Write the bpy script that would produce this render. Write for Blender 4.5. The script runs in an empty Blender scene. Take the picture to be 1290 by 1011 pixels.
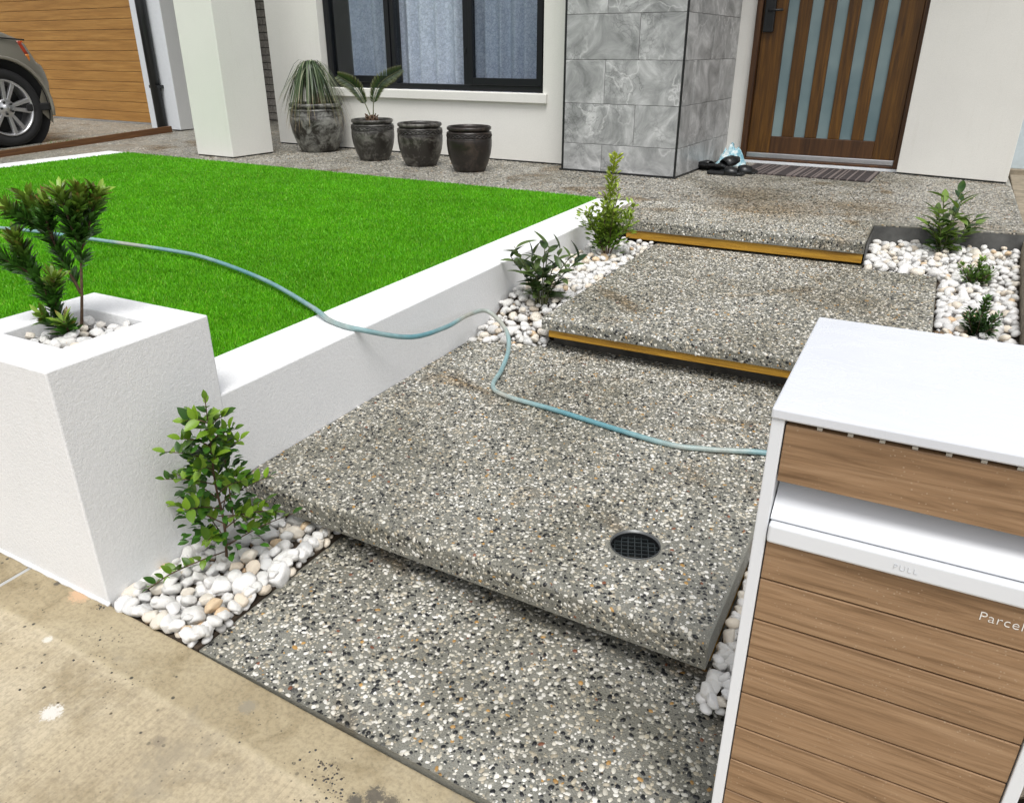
import bpy, bmesh, math, random
import numpy as np
from mathutils import Vector, Matrix, Euler, noise

random.seed(7); RNG = np.random.default_rng(7)
R = math.radians
scene = bpy.context.scene
COL = scene.collection

# ------------------------------------------------------------------ camera
cam_d = bpy.data.cameras.new("camera")
cam = bpy.data.objects.new("camera", cam_d); COL.objects.link(cam)
cam.location = (0, 0, 0.85)
cam.rotation_euler = (R(90 - 24.86), 0, R(27.67))
cam_d.sensor_fit = 'HORIZONTAL'; cam_d.sensor_width = 36.0
cam_d.lens = 36.0 * 969 / 1290
cam_d.shift_y = 5.5 / 1290
cam_d.clip_start = 0.02; cam_d.clip_end = 2000
scene.camera = cam

# ------------------------------------------------------------------ sky, sun, exposure (bright overcast)
SUN_EL, SUN_AZ = R(64), R(150)          # azimuth measured clockwise from +Y (the house side): light from the street side
world = bpy.data.worlds.new("World"); scene.world = world; world.use_nodes = True
wn = world.node_tree; wn.nodes.clear()
wo = wn.nodes.new('ShaderNodeOutputWorld'); bg = wn.nodes.new('ShaderNodeBackground')
sky = wn.nodes.new('ShaderNodeTexSky'); sky.sky_type = 'NISHITA'; sky.sun_disc = False
sky.sun_elevation = SUN_EL; sky.sun_rotation = SUN_AZ
sky.air_density = 1.0; sky.dust_density = 4.0; sky.ozone_density = 1.0
hs = wn.nodes.new('ShaderNodeHueSaturation'); hs.inputs['Saturation'].default_value = 0.22   # cloud cover greys the sky
wn.links.new(sky.outputs[0], hs.inputs['Color']); wn.links.new(hs.outputs[0], bg.inputs[0])
bg.inputs[1].default_value = 0.128
wn.links.new(bg.outputs[0], wo.inputs[0])
sun_d = bpy.data.lights.new("sun", 'SUN'); sun = bpy.data.objects.new("sun", sun_d); COL.objects.link(sun)
sun_d.energy = 1.5; sun_d.angle = R(28); sun_d.color = (1.0, 0.985, 0.96)
sd = Vector((math.sin(SUN_AZ) * math.cos(SUN_EL), math.cos(SUN_AZ) * math.cos(SUN_EL), math.sin(SUN_EL)))
sun.rotation_euler = sd.to_track_quat('Z', 'Y').to_euler(); sun.location = (0, 0, 20)
scene.view_settings.view_transform = 'Standard'; scene.view_settings.look = 'None'
scene.view_settings.gamma = 1.0; scene.view_settings.use_curve_mapping = False
scene.view_settings.exposure = 0.36
scene.cycles.max_bounces = 7; scene.cycles.diffuse_bounces = 3; scene.cycles.transparent_max_bounces = 6

# ================================================================== helpers
def setp(o, label=None, cat=None, group=None, kind=None):
    if label: o["label"] = label
    if cat: o["category"] = cat
    if group: o["group"] = group
    if kind: o["kind"] = kind
    return o

def link(name, data, parent=None):
    o = bpy.data.objects.new(name, data); COL.objects.link(o)
    if parent is not None: o.parent = parent
    return o

def empty(name, loc=(0, 0, 0), rz=0.0):
    o = bpy.data.objects.new(name, None); COL.objects.link(o)
    o.location = loc; o.rotation_euler = (0, 0, rz); o.empty_display_size = 0.05
    return o

class MB:
    """collects faces into one mesh"""
    def __init__(s): s.v = []; s.f = []; s.sm = []
    def add(s, vs, fs, smooth=False):
        b = len(s.v); s.v += [tuple(p) for p in vs]
        for f in fs: s.f.append(tuple(i + b for i in f)); s.sm.append(smooth)
        return s
    def box(s, x0, x1, y0, y1, z0, z1):
        s.add([(x0,y0,z0),(x1,y0,z0),(x1,y1,z0),(x0,y1,z0),(x0,y0,z1),(x1,y0,z1),(x1,y1,z1),(x0,y1,z1)],
              [(0,3,2,1),(4,5,6,7),(0,1,5,4),(1,2,6,5),(2,3,7,6),(3,0,4,7)]); return s
    def prism(s, poly, z0, z1):
        n = len(poly); a = [(p[0], p[1], z0) for p in poly]; b = [(p[0], p[1], z1) for p in poly]
        s.add(a + b, [tuple(range(n))[::-1], tuple(range(n, 2*n))] + [(i, (i+1) % n, n+(i+1) % n, n+i) for i in range(n)]); return s
    def lathe(s, prof, n=32, c=(0, 0), cap0=True, cap1=True):
        vs = []; fs = []
        for r, z in prof:
            for k in range(n):
                a = 2*math.pi*k/n; vs.append((c[0]+r*math.cos(a), c[1]+r*math.sin(a), z))
        m = len(prof)
        for i in range(m-1):
            for k in range(n):
                k2 = (k+1) % n; fs.append((i*n+k, i*n+k2, (i+1)*n+k2, (i+1)*n+k))
        if cap0: fs.append(tuple(range(n))[::-1])
        if cap1: fs.append(tuple(range((m-1)*n, m*n)))
        s.add(vs, fs, True); return s
    def tube(s, pts, rad, n=8, caps=True):
        pts = [Vector(p) for p in pts]; m = len(pts)
        rads = rad if isinstance(rad, (list, tuple)) else [rad]*m
        t0 = (pts[1]-pts[0]).normalized()
        nrm = t0.orthogonal().normalized(); vs = []; fs = []
        for i, p in enumerate(pts):
            t = (pts[min(i+1, m-1)]-pts[max(i-1, 0)]).normalized()
            nrm = (nrm - t*nrm.dot(t)); nrm = nrm.normalized() if nrm.length > 1e-6 else t.orthogonal().normalized()
            bn = t.cross(nrm)
            for k in range(n):
                a = 2*math.pi*k/n; vs.append(p+(nrm*math.cos(a)+bn*math.sin(a))*rads[i])
        for i in range(m-1):
            for k in range(n):
                k2 = (k+1) % n; fs.append((i*n+k, i*n+k2, (i+1)*n+k2, (i+1)*n+k))
        if caps: fs += [tuple(range(n))[::-1], tuple(range((m-1)*n, m*n))]
        s.add(vs, fs, True); return s
    def mesh(s, name, mat=None):
        me = bpy.data.meshes.new(name); me.from_pydata(s.v, [], s.f)
        me.polygons.foreach_set('use_smooth', s.sm)
        if mat: me.materials.append(mat)
        me.update(); return me
    def build(s, name, mat, parent=None, bevel=0.0, seg=2):
        me = s.mesh(name, mat)
        if bevel > 0: bevel_mesh(me, bevel, seg)
        return link(name, me, parent)

def bevel_mesh(me, w, seg=2, ang=30):
    bm = bmesh.new(); bm.from_mesh(me)
    ed = [e for e in bm.edges if len(e.link_faces) == 2 and e.calc_face_angle(0) > R(ang)]
    bmesh.ops.bevel(bm, geom=ed, offset=w, segments=seg, profile=0.5, affect='EDGES', clamp_overlap=True)
    bm.to_mesh(me); bm.free()

def box(name, b, mat, parent=None, bevel=0.003, seg=2):
    return MB().box(*b).build(name, mat, parent, bevel, seg)

def np_mesh(name, V, T, mat, cols=None, smooth=True):
    """triangles from numpy arrays, optional colour per vertex"""
    me = bpy.data.meshes.new(name); V = np.ascontiguousarray(V, np.float32); T = np.ascontiguousarray(T, np.int32)
    me.vertices.add(len(V)); me.vertices.foreach_set('co', V.ravel())
    me.loops.add(T.size); me.loops.foreach_set('vertex_index', T.ravel())
    me.polygons.add(len(T)); me.polygons.foreach_set('loop_start', np.arange(0, T.size, 3, dtype=np.int32))
    if smooth: me.polygons.foreach_set('use_smooth', np.ones(len(T), bool))
    if cols is not None:
        a = me.color_attributes.new('Col', 'FLOAT_COLOR', 'POINT')
        c = np.ones((len(V), 4), np.float32); c[:, :3] = cols; a.data.foreach_set('color', c.ravel())
    if mat: me.materials.append(mat)
    me.update(calc_edges=True); me.validate(); return me

def catmull(pts, k=8):
    P = [np.array(p, float) for p in pts]; P = [2*P[0]-P[1]] + P + [2*P[-1]-P[-2]]; out = []
    for i in range(1, len(P)-2):
        for j in range(k):
            t = j/k; a, b, c, d = P[i-1:i+3]
            out.append(0.5*((2*b)+(-a+c)*t+(2*a-5*b+4*c-d)*t*t+(-a+3*b-3*c+d)*t**3))
    out.append(P[-2]); return [tuple(p) for p in out]

# ================================================================== materials
class NT:
    def __init__(s, name):
        s.m = bpy.data.materials.new(name); s.m.use_nodes = True; s.t = s.m.node_tree
        s.b = s.t.nodes['Principled BSDF']
    def n(s, typ, **kw):
        nd = s.t.nodes.new('ShaderNode'+typ)
        for k, v in kw.items():
            if hasattr(nd, k): setattr(nd, k, v)
            else: nd.inputs[k.replace('_', ' ')].default_value = v
        return nd
    def l(s, a, b): s.t.links.new(a, b)
    def coords(s, kind='Object', scale=(1, 1, 1), rnd=0.0):
        tc = s.n('TexCoord'); mp = s.n('Mapping'); mp.inputs['Scale'].default_value = scale
        s.l(tc.outputs[kind], mp.inputs['Vector'])
        if rnd:
            oi = s.n('ObjectInfo'); mu = s.n('Math', operation='MULTIPLY'); mu.inputs[1].default_value = rnd
            s.l(oi.outputs['Random'], mu.inputs[0]); cb = s.n('CombineXYZ')
            for i in range(3): s.l(mu.outputs[0], cb.inputs[i])
            s.l(cb.outputs[0], mp.inputs['Location'])
        return mp.outputs[0]
    def noise(s, vec, scale, detail=4, rough=0.55, dist=0.0):
        nd = s.n('TexNoise'); nd.inputs['Scale'].default_value = scale; nd.inputs['Detail'].default_value = detail
        nd.inputs['Roughness'].default_value = rough; nd.inputs['Distortion'].default_value = dist
        s.l(vec, nd.inputs['Vector']); return nd.outputs['Fac']
    def vor(s, vec, scale, feature='F1', rnd=1.0):
        nd = s.n('TexVoronoi'); nd.feature = feature; nd.inputs['Scale'].default_value = scale
        nd.inputs['Randomness'].default_value = rnd; s.l(vec, nd.inputs['Vector']); return nd
    def ramp(s, fac, stops, interp='LINEAR'):
        nd = s.n('ValToRGB'); cr = nd.color_ramp; cr.interpolation = interp
        while len(cr.elements) < len(stops): cr.elements.new(0.5)
        for e, (p, c) in zip(cr.elements, stops):
            e.position = p; e.color = (*c, 1) if isinstance(c, (tuple, list)) else (c, c, c, 1)
        s.l(fac, nd.inputs[0]); return nd.outputs[0]
    def mix(s, fac, a, b, mode='MIX'):
        nd = s.n('Mix'); nd.data_type = 'RGBA'; nd.blend_type = mode
        for sock, v in ((nd.inputs[0], fac), (nd.inputs[6], a), (nd.inputs[7], b)):
            if hasattr(v, 'is_linked') or hasattr(v, 'links'): s.l(v, sock)
            elif isinstance(v, (tuple, list)): sock.default_value = (*v, 1)
            else: sock.default_value = v
        return nd.outputs[2]
    def col(s, c):
        if isinstance(c, (tuple, list)): s.b.inputs['Base Color'].default_value = (*c, 1)
        else: s.l(c, s.b.inputs['Base Color'])
        return s
    def rough(s, r):
        if isinstance(r, (int, float)): s.b.inputs['Roughness'].default_value = r
        else: s.l(r, s.b.inputs['Roughness'])
        return s
    def bump(s, h, strength=0.3, dist=0.01):
        nd = s.n('Bump'); nd.inputs['Strength'].default_value = strength; nd.inputs['Distance'].default_value = dist
        s.l(h, nd.inputs['Height']); s.l(nd.outputs[0], s.b.inputs['Normal']); return s
    def spec(s, v): s.b.inputs['Specular IOR Level'].default_value = v; return s

def mat_plain(name, c, rough=0.5, metal=0.0, var=0.06, spec=0.5, nscale=30, bump=0.0):
    t = NT(name); v = t.coords(rnd=11.0)
    f = t.noise(v, nscale, 5); a = tuple(max(0, x*(1-var)) for x in c); b = tuple(min(1, x*(1+var)) for x in c)
    t.col(t.ramp(f, [(0.3, a), (0.7, b)])); t.rough(rough); t.b.inputs['Metallic'].default_value = metal; t.spec(spec)
    if bump: t.bump(f, bump, 0.004)
    return t.m

def mat_render(name, c, grain=0.35, dirt=0.1):
    """sand-textured acrylic render"""
    t = NT(name); v = t.coords()
    fine = t.noise(v, 240, 3, 0.6); mid = t.noise(v, 95, 3); big = t.noise(v, 2.3, 4)
    base = t.ramp(big, [(0.3, tuple(x*(1-dirt) for x in c)), (0.62, c)])
    vs_ = t.coords(scale=(26, 26, 1.6)); base = t.mix(0.28, base, t.ramp(t.noise(vs_, 1.0, 5, 0.65), [(0.30, (0.90, 0.89, 0.86)), (0.42, (1, 1, 1))]), 'MULTIPLY')
    sp = t.ramp(fine, [(0.3, 0.92), (0.6, 1.0)])
    t.col(t.mix(1.0, base, sp, 'MULTIPLY')); t.rough(0.85); t.spec(0.25)
    ad = t.n('Math', operation='ADD'); t.l(fine, ad.inputs[0]); t.l(mid, ad.inputs[1])
    t.bump(ad.outputs[0], grain, 0.006)
    return t.m

def mat_wood(name, dark, mid, light, axis=0, scale=1.0, rough=0.5, rnd=9.0, spots=False, dist=1.1):
    t = NT(name); sc = [26*scale]*3; sc[axis] = 1.6*scale
    v = t.coords(scale=tuple(sc), rnd=rnd)
    g1 = t.noise(v, 1.0, 6, 0.62, dist); sc2 = [140*scale]*3; sc2[axis] = 4*scale
    v2 = t.coords(scale=tuple(sc2), rnd=rnd); g2 = t.noise(v2, 1.0, 3, 0.6)
    c = t.ramp(g1, [(0.28, dark), (0.5, mid), (0.72, light)])
    c = t.mix(0.55, c, t.ramp(g2, [(0.3, 0.62), (0.6, 1.0)]), 'MULTIPLY')
    if spots:
        vv = t.coords(rnd=rnd); vo = t.vor(vv, 150); sp = t.ramp(vo.outputs['Distance'], [(0.12, 1.0), (0.20, 0.0)])
        pr = t.ramp(t.noise(vv, 14, 2), [(0.47, 0.0), (0.60, 0.8)])
        f = t.mix(1.0, sp, pr, 'MULTIPLY'); c = t.mix(t.mix(1.0, f, (0.4, 0.4, 0.4), 'MULTIPLY'), c, (0.60, 0.49, 0.36))
    t.col(c); t.rough(rough); t.bump(g2, 0.15, 0.002)
    return t.m

def stains(t, v, c):
    """damp and rust-brown marks shared by the cement and its stones"""
    c = t.mix(1.0, c, t.ramp(t.noise(v, 1.3, 6, 0.62, 0.8), [(0.36, (0.70, 0.69, 0.65)), (0.46, (0.88, 0.87, 0.85)), (0.54, (1, 1, 1))]), 'MULTIPLY')
    c = t.mix(1.0, c, t.ramp(t.noise(v, 1.9, 5, 0.6, 1.2), [(0.30, (0.62, 0.50, 0.36)), (0.43, (1, 1, 1))]), 'MULTIPLY')
    sx = t.n('SeparateXYZ'); t.l(v, sx.inputs[0]); nz = t.noise(v, 5, 5, 0.65)
    for x, y, r, q in ((-0.80, 4.75, 0.52, (0.74, 0.65, 0.54)), (-0.35, 5.05, 0.42, (0.80, 0.72, 0.62)), (-1.0, 5.25, 0.40, (0.78, 0.71, 0.62)), (-0.2, 3.45, 0.45, (0.78, 0.75, 0.70))):
        cb = t.n('CombineXYZ'); t.l(sx.outputs[0], cb.inputs[0]); t.l(sx.outputs[1], cb.inputs[1]); d = t.n('VectorMath', operation='DISTANCE'); t.l(cb.outputs[0], d.inputs[0]); d.inputs[1].default_value = (x, y, 0)
        w = t.n('Math', operation='MULTIPLY_ADD'); t.l(nz, w.inputs[0]); w.inputs[1].default_value = 0.8*r; t.l(d.outputs['Value'], w.inputs[2])
        c = t.mix(1.0, c, t.ramp(w.outputs[0], [(0.6*r, q), (1.25*r, (1, 1, 1))]), 'MULTIPLY')
    return c
def mat_aggregate(name, scale=62, matrix=(0.24, 0.235, 0.205), stones=True, wet=0.35, stain=True):
    """exposed aggregate: cement matrix with pebbles as Voronoi cells"""
    t = NT(name); v = t.coords(); wob = t.n('TexNoise'); wob.inputs['Scale'].default_value = scale*0.7; t.l(v, wob.inputs['Vector'])
    vd = t.n('MixRGB') if False else t.n('VectorMath', operation='MULTIPLY_ADD')
    t.l(wob.outputs['Color'], vd.inputs[0]); vd.inputs[1].default_value = (0.006, 0.006, 0.006); t.l(v, vd.inputs[2])
    vo = t.vor(vd.outputs[0], scale); cell = t.n('SeparateColor'); t.l(vo.outputs['Color'], cell.inputs[0])
    pal = t.ramp(cell.outputs[0], [(0.0, (0.018, 0.019, 0.02)), (0.20, (0.10, 0.10, 0.09)), (0.30, (0.30, 0.28, 0.23)),
                                   (0.48, (0.55, 0.50, 0.41)), (0.64, (0.68, 0.65, 0.58)), (0.88, (0.42, 0.30, 0.16)), (0.93, (0.5, 0.46, 0.38))], 'CONSTANT')
    f = t.noise(v, 380, 2); mcol = t.ramp(f, [(0.3, tuple(x*0.75 for x in matrix)), (0.7, tuple(x*1.2 for x in matrix))])
    size = t.n('Math', operation='MULTIPLY_ADD'); t.l(cell.outputs[1], size.inputs[0]); size.inputs[1].default_value = 0.34; size.inputs[2].default_value = 0.22
    lt = t.n('Math', operation='LESS_THAN'); t.l(vo.outputs['Distance'], lt.inputs[0]); t.l(size.outputs[0], lt.inputs[1])
    c = t.mix(lt.outputs[0], mcol, pal) if stones else mcol
    if stain:
        c = stains(t, v, c)
    t.col(c); t.rough(t.ramp(t.noise(v, 2.5, 3), [(0.35, 0.32), (0.65, 0.62)]))
    inv = t.n('Math', operation='MULTIPLY'); t.l(vo.outputs['Distance'], inv.inputs[0]); inv.inputs[1].default_value = -1.0
    t.bump(inv.outputs[0], 0.5, 0.004)
    return t.m

def mat_vcol(name, rough=0.5, var=0.12, nscale=300, spec=0.5, stain=False):
    t = NT(name); at = t.n('Attribute'); at.attribute_name = 'Col'; v = t.coords()
    f = t.noise(v, nscale, 2); c = t.mix(1.0, at.outputs['Color'], t.ramp(f, [(0.3, 1-var), (0.7, 1.0)]), 'MULTIPLY')
    if stain: c = stains(t, v, c)
    t.col(c); t.rough(rough); t.spec(spec)
    return t.m

def mat_leaf(name, c0, c1, back=None, rough=0.38):
    """waxy leaf: colour varies leaf to leaf, midrib along local X"""
    t = NT(name); oi = t.n('ObjectInfo'); v = t.coords(rnd=7.0); f = t.noise(v, 25, 3)
    ad = t.n('Math', operation='MULTIPLY_ADD'); t.l(f, ad.inputs[0]); ad.inputs[1].default_value = 0.5
    t.l(oi.outputs['Random'], ad.inputs[2])
    c = t.ramp(ad.outputs[0], [(0.3, c0), (1.1, c1)])
    t.col(c); t.rough(rough); t.spec(0.5)
    t.b.inputs['Subsurface Weight'].default_value = 0.0
    tr = t.n('BsdfTranslucent'); mx = t.n('MixShader'); mx.inputs[0].default_value = 0.22
    t.l(c, tr.inputs[0]); t.l(t.b.outputs[0], mx.inputs[1]); t.l(tr.outputs[0], mx.inputs[2])
    out = [n for n in t.t.nodes if n.type == 'OUTPUT_MATERIAL'][0]; t.l(mx.outputs[0], out.inputs[0])
    return t.m

def mat_leaf_vcol(name, rough=0.4, tr_=0.22):
    t = NT(name); at = t.n('Attribute'); at.attribute_name = 'Col'; c = at.outputs['Color']
    t.col(c); t.rough(rough)
    tr = t.n('BsdfTranslucent'); mx = t.n('MixShader'); mx.inputs[0].default_value = tr_
    t.l(c, tr.inputs[0]); t.l(t.b.outputs[0], mx.inputs[1]); t.l(tr.outputs[0], mx.inputs[2])
    out = [n for n in t.t.nodes if n.type == 'OUTPUT_MATERIAL'][0]; t.l(mx.outputs[0], out.inputs[0])
    return t.m

M = {}
M['white_render'] = mat_render('white_render', (0.835, 0.84, 0.845), 0.22, 0.04)
M['cream_render'] = mat_render('cream_render', (0.81, 0.80, 0.755), 0.10, 0.04)
M['grey_render'] = mat_render('grey_render', (0.62, 0.63, 0.63), 0.12, 0.04)
M['aggregate'] = mat_aggregate('aggregate')
M['cement'] = mat_aggregate('cement_matrix', 260, (0.225, 0.222, 0.190), stones=False)
M['stones'] = mat_vcol('aggregate_stones', 0.36, 0.2, 400, stain=True)
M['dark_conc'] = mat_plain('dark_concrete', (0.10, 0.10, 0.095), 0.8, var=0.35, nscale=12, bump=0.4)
M['underside'] = mat_plain('base_concrete', (0.07, 0.065, 0.055), 0.85, var=0.4, nscale=20, bump=0.4)  # darker concrete for the set-back bases under the slabs
M['black_trim'] = mat_plain('black_trim', (0.012, 0.013, 0.014), 0.35)
M['black_alu'] = mat_plain('black_aluminium', (0.008, 0.009, 0.011), 0.3, spec=0.4)
M['soil'] = mat_plain('soil', (0.05, 0.035, 0.022), 0.95, var=0.5, nscale=60, bump=0.8)
M['white_paint'] = mat_plain('white_powdercoat', (0.76, 0.785, 0.82), 0.28, var=0.015, nscale=4)
def _lid():
    t = NT('damp_white_lid'); v = t.coords(scale=(1, 2.2, 1)); f = t.noise(v, 9, 6, 0.6, 1.2); g = t.noise(v, 2.5, 4, 0.6, 1.5)
    t.col(t.ramp(g, [(0.35, (0.69, 0.715, 0.765)), (0.62, (0.715, 0.74, 0.785))])); t.rough(t.ramp(f, [(0.40, 0.20), (0.64, 0.32)])); t.bump(f, 0.04, 0.004); return t.m
M['lid'] = _lid()
M['white_gloss'] = mat_plain('white_trim', (0.72, 0.75, 0.78), 0.4, var=0.03)
M['metal'] = mat_plain('aluminium', (0.72, 0.73, 0.75), 0.3, 0.9, 0.05)
M['timber'] = mat_wood('treated_timber', (0.16, 0.07, 0.006), (0.46, 0.24, 0.018), (0.60, 0.35, 0.04), 0, 1.7, 0.55)
M['rust_timber'] = mat_wood('old_timber', (0.07, 0.03, 0.012), (0.14, 0.062, 0.022), (0.22, 0.10, 0.035), 1, 1.0, 0.8)
M['door_wood'] = mat_wood('door_timber', (0.042, 0.016, 0.002), (0.105, 0.043, 0.004), (0.19, 0.085, 0.010), 2, 1.0, 0.42)
M['frame_wood'] = mat_wood('frame_timber', (0.035, 0.014, 0.004), (0.075, 0.031, 0.009), (0.13, 0.056, 0.015), 2, 1.0, 0.45)
M['slat_wood'] = mat_wood('composite_slats', (0.175, 0.098, 0.047), (0.325, 0.198, 0.106), (0.42, 0.27, 0.155), 0, 1.9, 0.5, 9.0, True, 1.8)
M['garage_wood'] = mat_wood('timberlook_steel', (0.33, 0.155, 0.034), (0.45, 0.225, 0.055), (0.54, 0.29, 0.08), 0, 1.1, 0.4, dist=0.3)
M['frosted'] = None
def _frosted():
    t = NT('frosted_glass'); v = t.coords(); f = t.noise(v, 1.6, 3)
    t.col(t.ramp(f, [(0.35, (0.14, 0.21, 0.23)), (0.65, (0.26, 0.34, 0.35))])); t.rough(0.16); t.spec(0.6); return t.m
M['frosted'] = _frosted()
def _glass(tint):
    t = NT('window_glass'); out = [n for n in t.t.nodes if n.type == 'OUTPUT_MATERIAL'][0]
    tr = t.n('BsdfTransparent'); tr.inputs[0].default_value = (*tint, 1); gl = t.n('BsdfGlossy'); gl.inputs['Roughness'].default_value = 0.01
    lw = t.n('LayerWeight'); lw.inputs[0].default_value = 0.5; pw = t.n('Math', operation='POWER'); pw.inputs[1].default_value = 4.0; ma = t.n('Math', operation='MULTIPLY_ADD'); ma.inputs[1].default_value = 0.7; ma.inputs[2].default_value = 0.045; mx = t.n('MixShader')
    t.l(lw.outputs['Facing'], pw.inputs[0]); t.l(pw.outputs[0], ma.inputs[0]); t.l(ma.outputs[0], mx.inputs[0]); t.l(tr.outputs[0], mx.inputs[1]); t.l(gl.outputs[0], mx.inputs[2]); t.l(mx.outputs[0], out.inputs[0]); return t.m
M['glass'] = _glass((0.94, 0.96, 0.98)); M['screened_glass'] = _glass((0.80, 0.83, 0.86))
def _lace():
    t = NT('lace_curtain'); v = t.coords(scale=(1, 1, 1)); f = t.noise(v, 28, 4, 0.6, 1.5); vo = t.vor(v, 34, 'DISTANCE_TO_EDGE')
    a = t.ramp(f, [(0.40, (0.56, 0.60, 0.68)), (0.58, (0.74, 0.77, 0.84))]); b = t.ramp(vo.outputs['Distance'], [(0.03, 0.82), (0.10, 1.0)])
    t.col(t.mix(1.0, a, b, 'MULTIPLY')); t.rough(0.9); return t.m
M['lace'] = _lace()
def _marble():
    t = NT('grey_marble_tile'); v = t.coords(rnd=37.0)
    big = t.noise(v, 4.2, 9, 0.68, 1.0); base = t.ramp(big, [(0.32, (0.19, 0.195, 0.195)), (0.50, (0.36, 0.365, 0.365)), (0.66, (0.58, 0.585, 0.585))])
    d = t.n('TexNoise'); d.inputs['Scale'].default_value = 2.6; d.inputs['Detail'].default_value = 5; t.l(v, d.inputs['Vector'])
    va = t.n('VectorMath', operation='MULTIPLY_ADD'); t.l(d.outputs['Color'], va.inputs[0]); va.inputs[1].default_value = (0.9, 0.9, 0.9); t.l(v, va.inputs[2])
    vo = t.vor(va.outputs[0], 2.4, 'DISTANCE_TO_EDGE'); ve = t.ramp(vo.outputs['Distance'], [(0.0, 0.7), (0.010, 0.35), (0.04, 0.0)])
    pat = t.ramp(t.noise(v, 2.2, 2), [(0.46, 0.0), (0.58, 1.0)]); f = t.mix(1.0, ve, pat, 'MULTIPLY')
    c = t.mix(f, base, (0.74, 0.74, 0.74))
    vo2 = t.vor(va.outputs[0], 13, 'DISTANCE_TO_EDGE'); v2 = t.ramp(vo2.outputs['Distance'], [(0.0, 0.55), (0.08, 0.0)])
    pat2 = t.ramp(t.noise(v, 3.5, 2), [(0.50, 0.0), (0.62, 0.8)])
    c = t.mix(t.mix(1.0, v2, pat2, 'MULTIPLY'), c, (0.07, 0.07, 0.07)); t.col(c); t.rough(0.33); return t.m
M['marble'] = _marble()
M['grout'] = mat_plain('grout', (0.42, 0.42, 0.41), 0.9)
M['brick'] = mat_plain('grey_brick', (0.38, 0.355, 0.32), 0.9, var=0.3, nscale=40, bump=0.5)
M['mortar'] = mat_plain('mortar', (0.15, 0.145, 0.14), 0.95, var=0.2)
def _footpath():
    t = NT('footpath_concrete'); v = t.coords(); big = t.noise(v, 1.6, 5, 0.6, 0.5); mid = t.noise(v, 8, 7, 0.68, 0.4)
    c = t.ramp(big, [(0.30, (0.38, 0.31, 0.20)), (0.5, (0.49, 0.41, 0.275)), (0.70, (0.57, 0.495, 0.36))])
    c = t.mix(0.9, c, t.ramp(mid, [(0.32, (0.66, 0.63, 0.56)), (0.52, (1, 1, 1))]), 'MULTIPLY')
    fine = t.noise(v, 110, 5, 0.7); c = t.mix(0.75, c, t.ramp(fine, [(0.32, 0.60), (0.56, 1.0)]), 'MULTIPLY')
    sx = t.n('SeparateXYZ'); t.l(v, sx.inputs[0])
    vb = t.coords(scale=(190, 5, 5)); br = t.noise(vb, 1.0, 3, 0.6)        # broom strokes
    # steel-trowelled border along the edge
    wob = t.n('Math', operation='MULTIPLY_ADD'); t.l(t.noise(v, 7, 3), wob.inputs[0]); wob.inputs[1].default_value = 0.02; t.l(sx.outputs[1], wob.inputs[2])
    band = t.ramp(wob.outputs[0], [(0.752, 0.0), (0.760, 1.0)]); groove = t.ramp(wob.outputs[0], [(0.738, 0.0), (0.748, 1.0), (0.758, 1.0), (0.768, 0.0)])
    c = t.mix(band, t.mix(0.45, c, t.ramp(br, [(0.35, 0.66), (0.6, 1.0)]), 'MULTIPLY'), t.mix(1.0, c, (0.80, 0.79, 0.74), 'MULTIPLY'))
    c = t.mix(t.mix(1.0, groove, (0.18, 0.18, 0.18), 'MULTIPLY'), c, (0.60, 0.52, 0.36))
    def speck(sc, d0, d1, n0, n1, nsc, colr, cc):
        vo = t.vor(v, sc); k = t.ramp(vo.outputs['Distance'], [(d0, 1.0), (d1, 0.0)]); pr = t.ramp(t.noise(v, nsc, 4, 0.6), [(n0, 0.0), (n1, 1.0)])
        return t.mix(t.mix(1.0, k, pr, 'MULTIPLY'), cc, colr)
    c = speck(34, 0.10, 0.17, 0.55, 0.62, 5, (0.05, 0.045, 0.035), c); c = speck(80, 0.12, 0.2, 0.50, 0.6, 9, (0.10, 0.085, 0.06), c); 
    bl = t.ramp(t.noise(v, 4.2, 8, 0.72, 0.5), [(0.55, 0.0), (0.64, 0.6)]); c = t.mix(bl, c, (0.28, 0.24, 0.17))
    cr = t.vor(v, 2.0, 'DISTANCE_TO_EDGE'); 
    def ofs(x, o):
        a = t.n('Math', operation='ADD'); t.l(x, a.inputs[0]); a.inputs[1].default_value = o; return a.outputs[0]
    def splat(x, y, r, colr, cc, soft=0.25):
        d = t.n('VectorMath', operation='DISTANCE'); cb = t.n('CombineXYZ'); t.l(sx.outputs[0], cb.inputs[0]); t.l(sx.outputs[1], cb.inputs[1]); t.l(cb.outputs[0], d.inputs[0]); d.inputs[1].default_value = (x, y, 0)
        w = t.n('Math', operation='MULTIPLY_ADD'); t.l(t.noise(v, 2.2/r, 6, 0.8, 0.5), w.inputs[0]); w.inputs[1].default_value = -4.2*r; t.l(d.outputs['Value'], w.inputs[2])
        return t.mix(t.ramp(w.outputs[0], [(0.0, 0.85), (r*0.35, 0.0)]) if False else t.mix(1.0, t.ramp(ofs(w.outputs[0], 1.15*r), [(0.0, 1.0), (r*0.5, 0.0)]), (0.8, 0.8, 0.8), 'MULTIPLY'), cc, colr)
    for q in SPLATS: c = splat(*q, c)
    t.col(c); t.rough(0.72); ad = t.n('Math', operation='ADD'); t.l(fine, ad.inputs[0]); t.l(mid, ad.inputs[1]); a2 = t.n('Math', operation='ADD'); t.l(ad.outputs[0], a2.inputs[0]); t.l(br, a2.inputs[1]); t.bump(a2.outputs[0], 0.30, 0.003); return t.m
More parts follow.
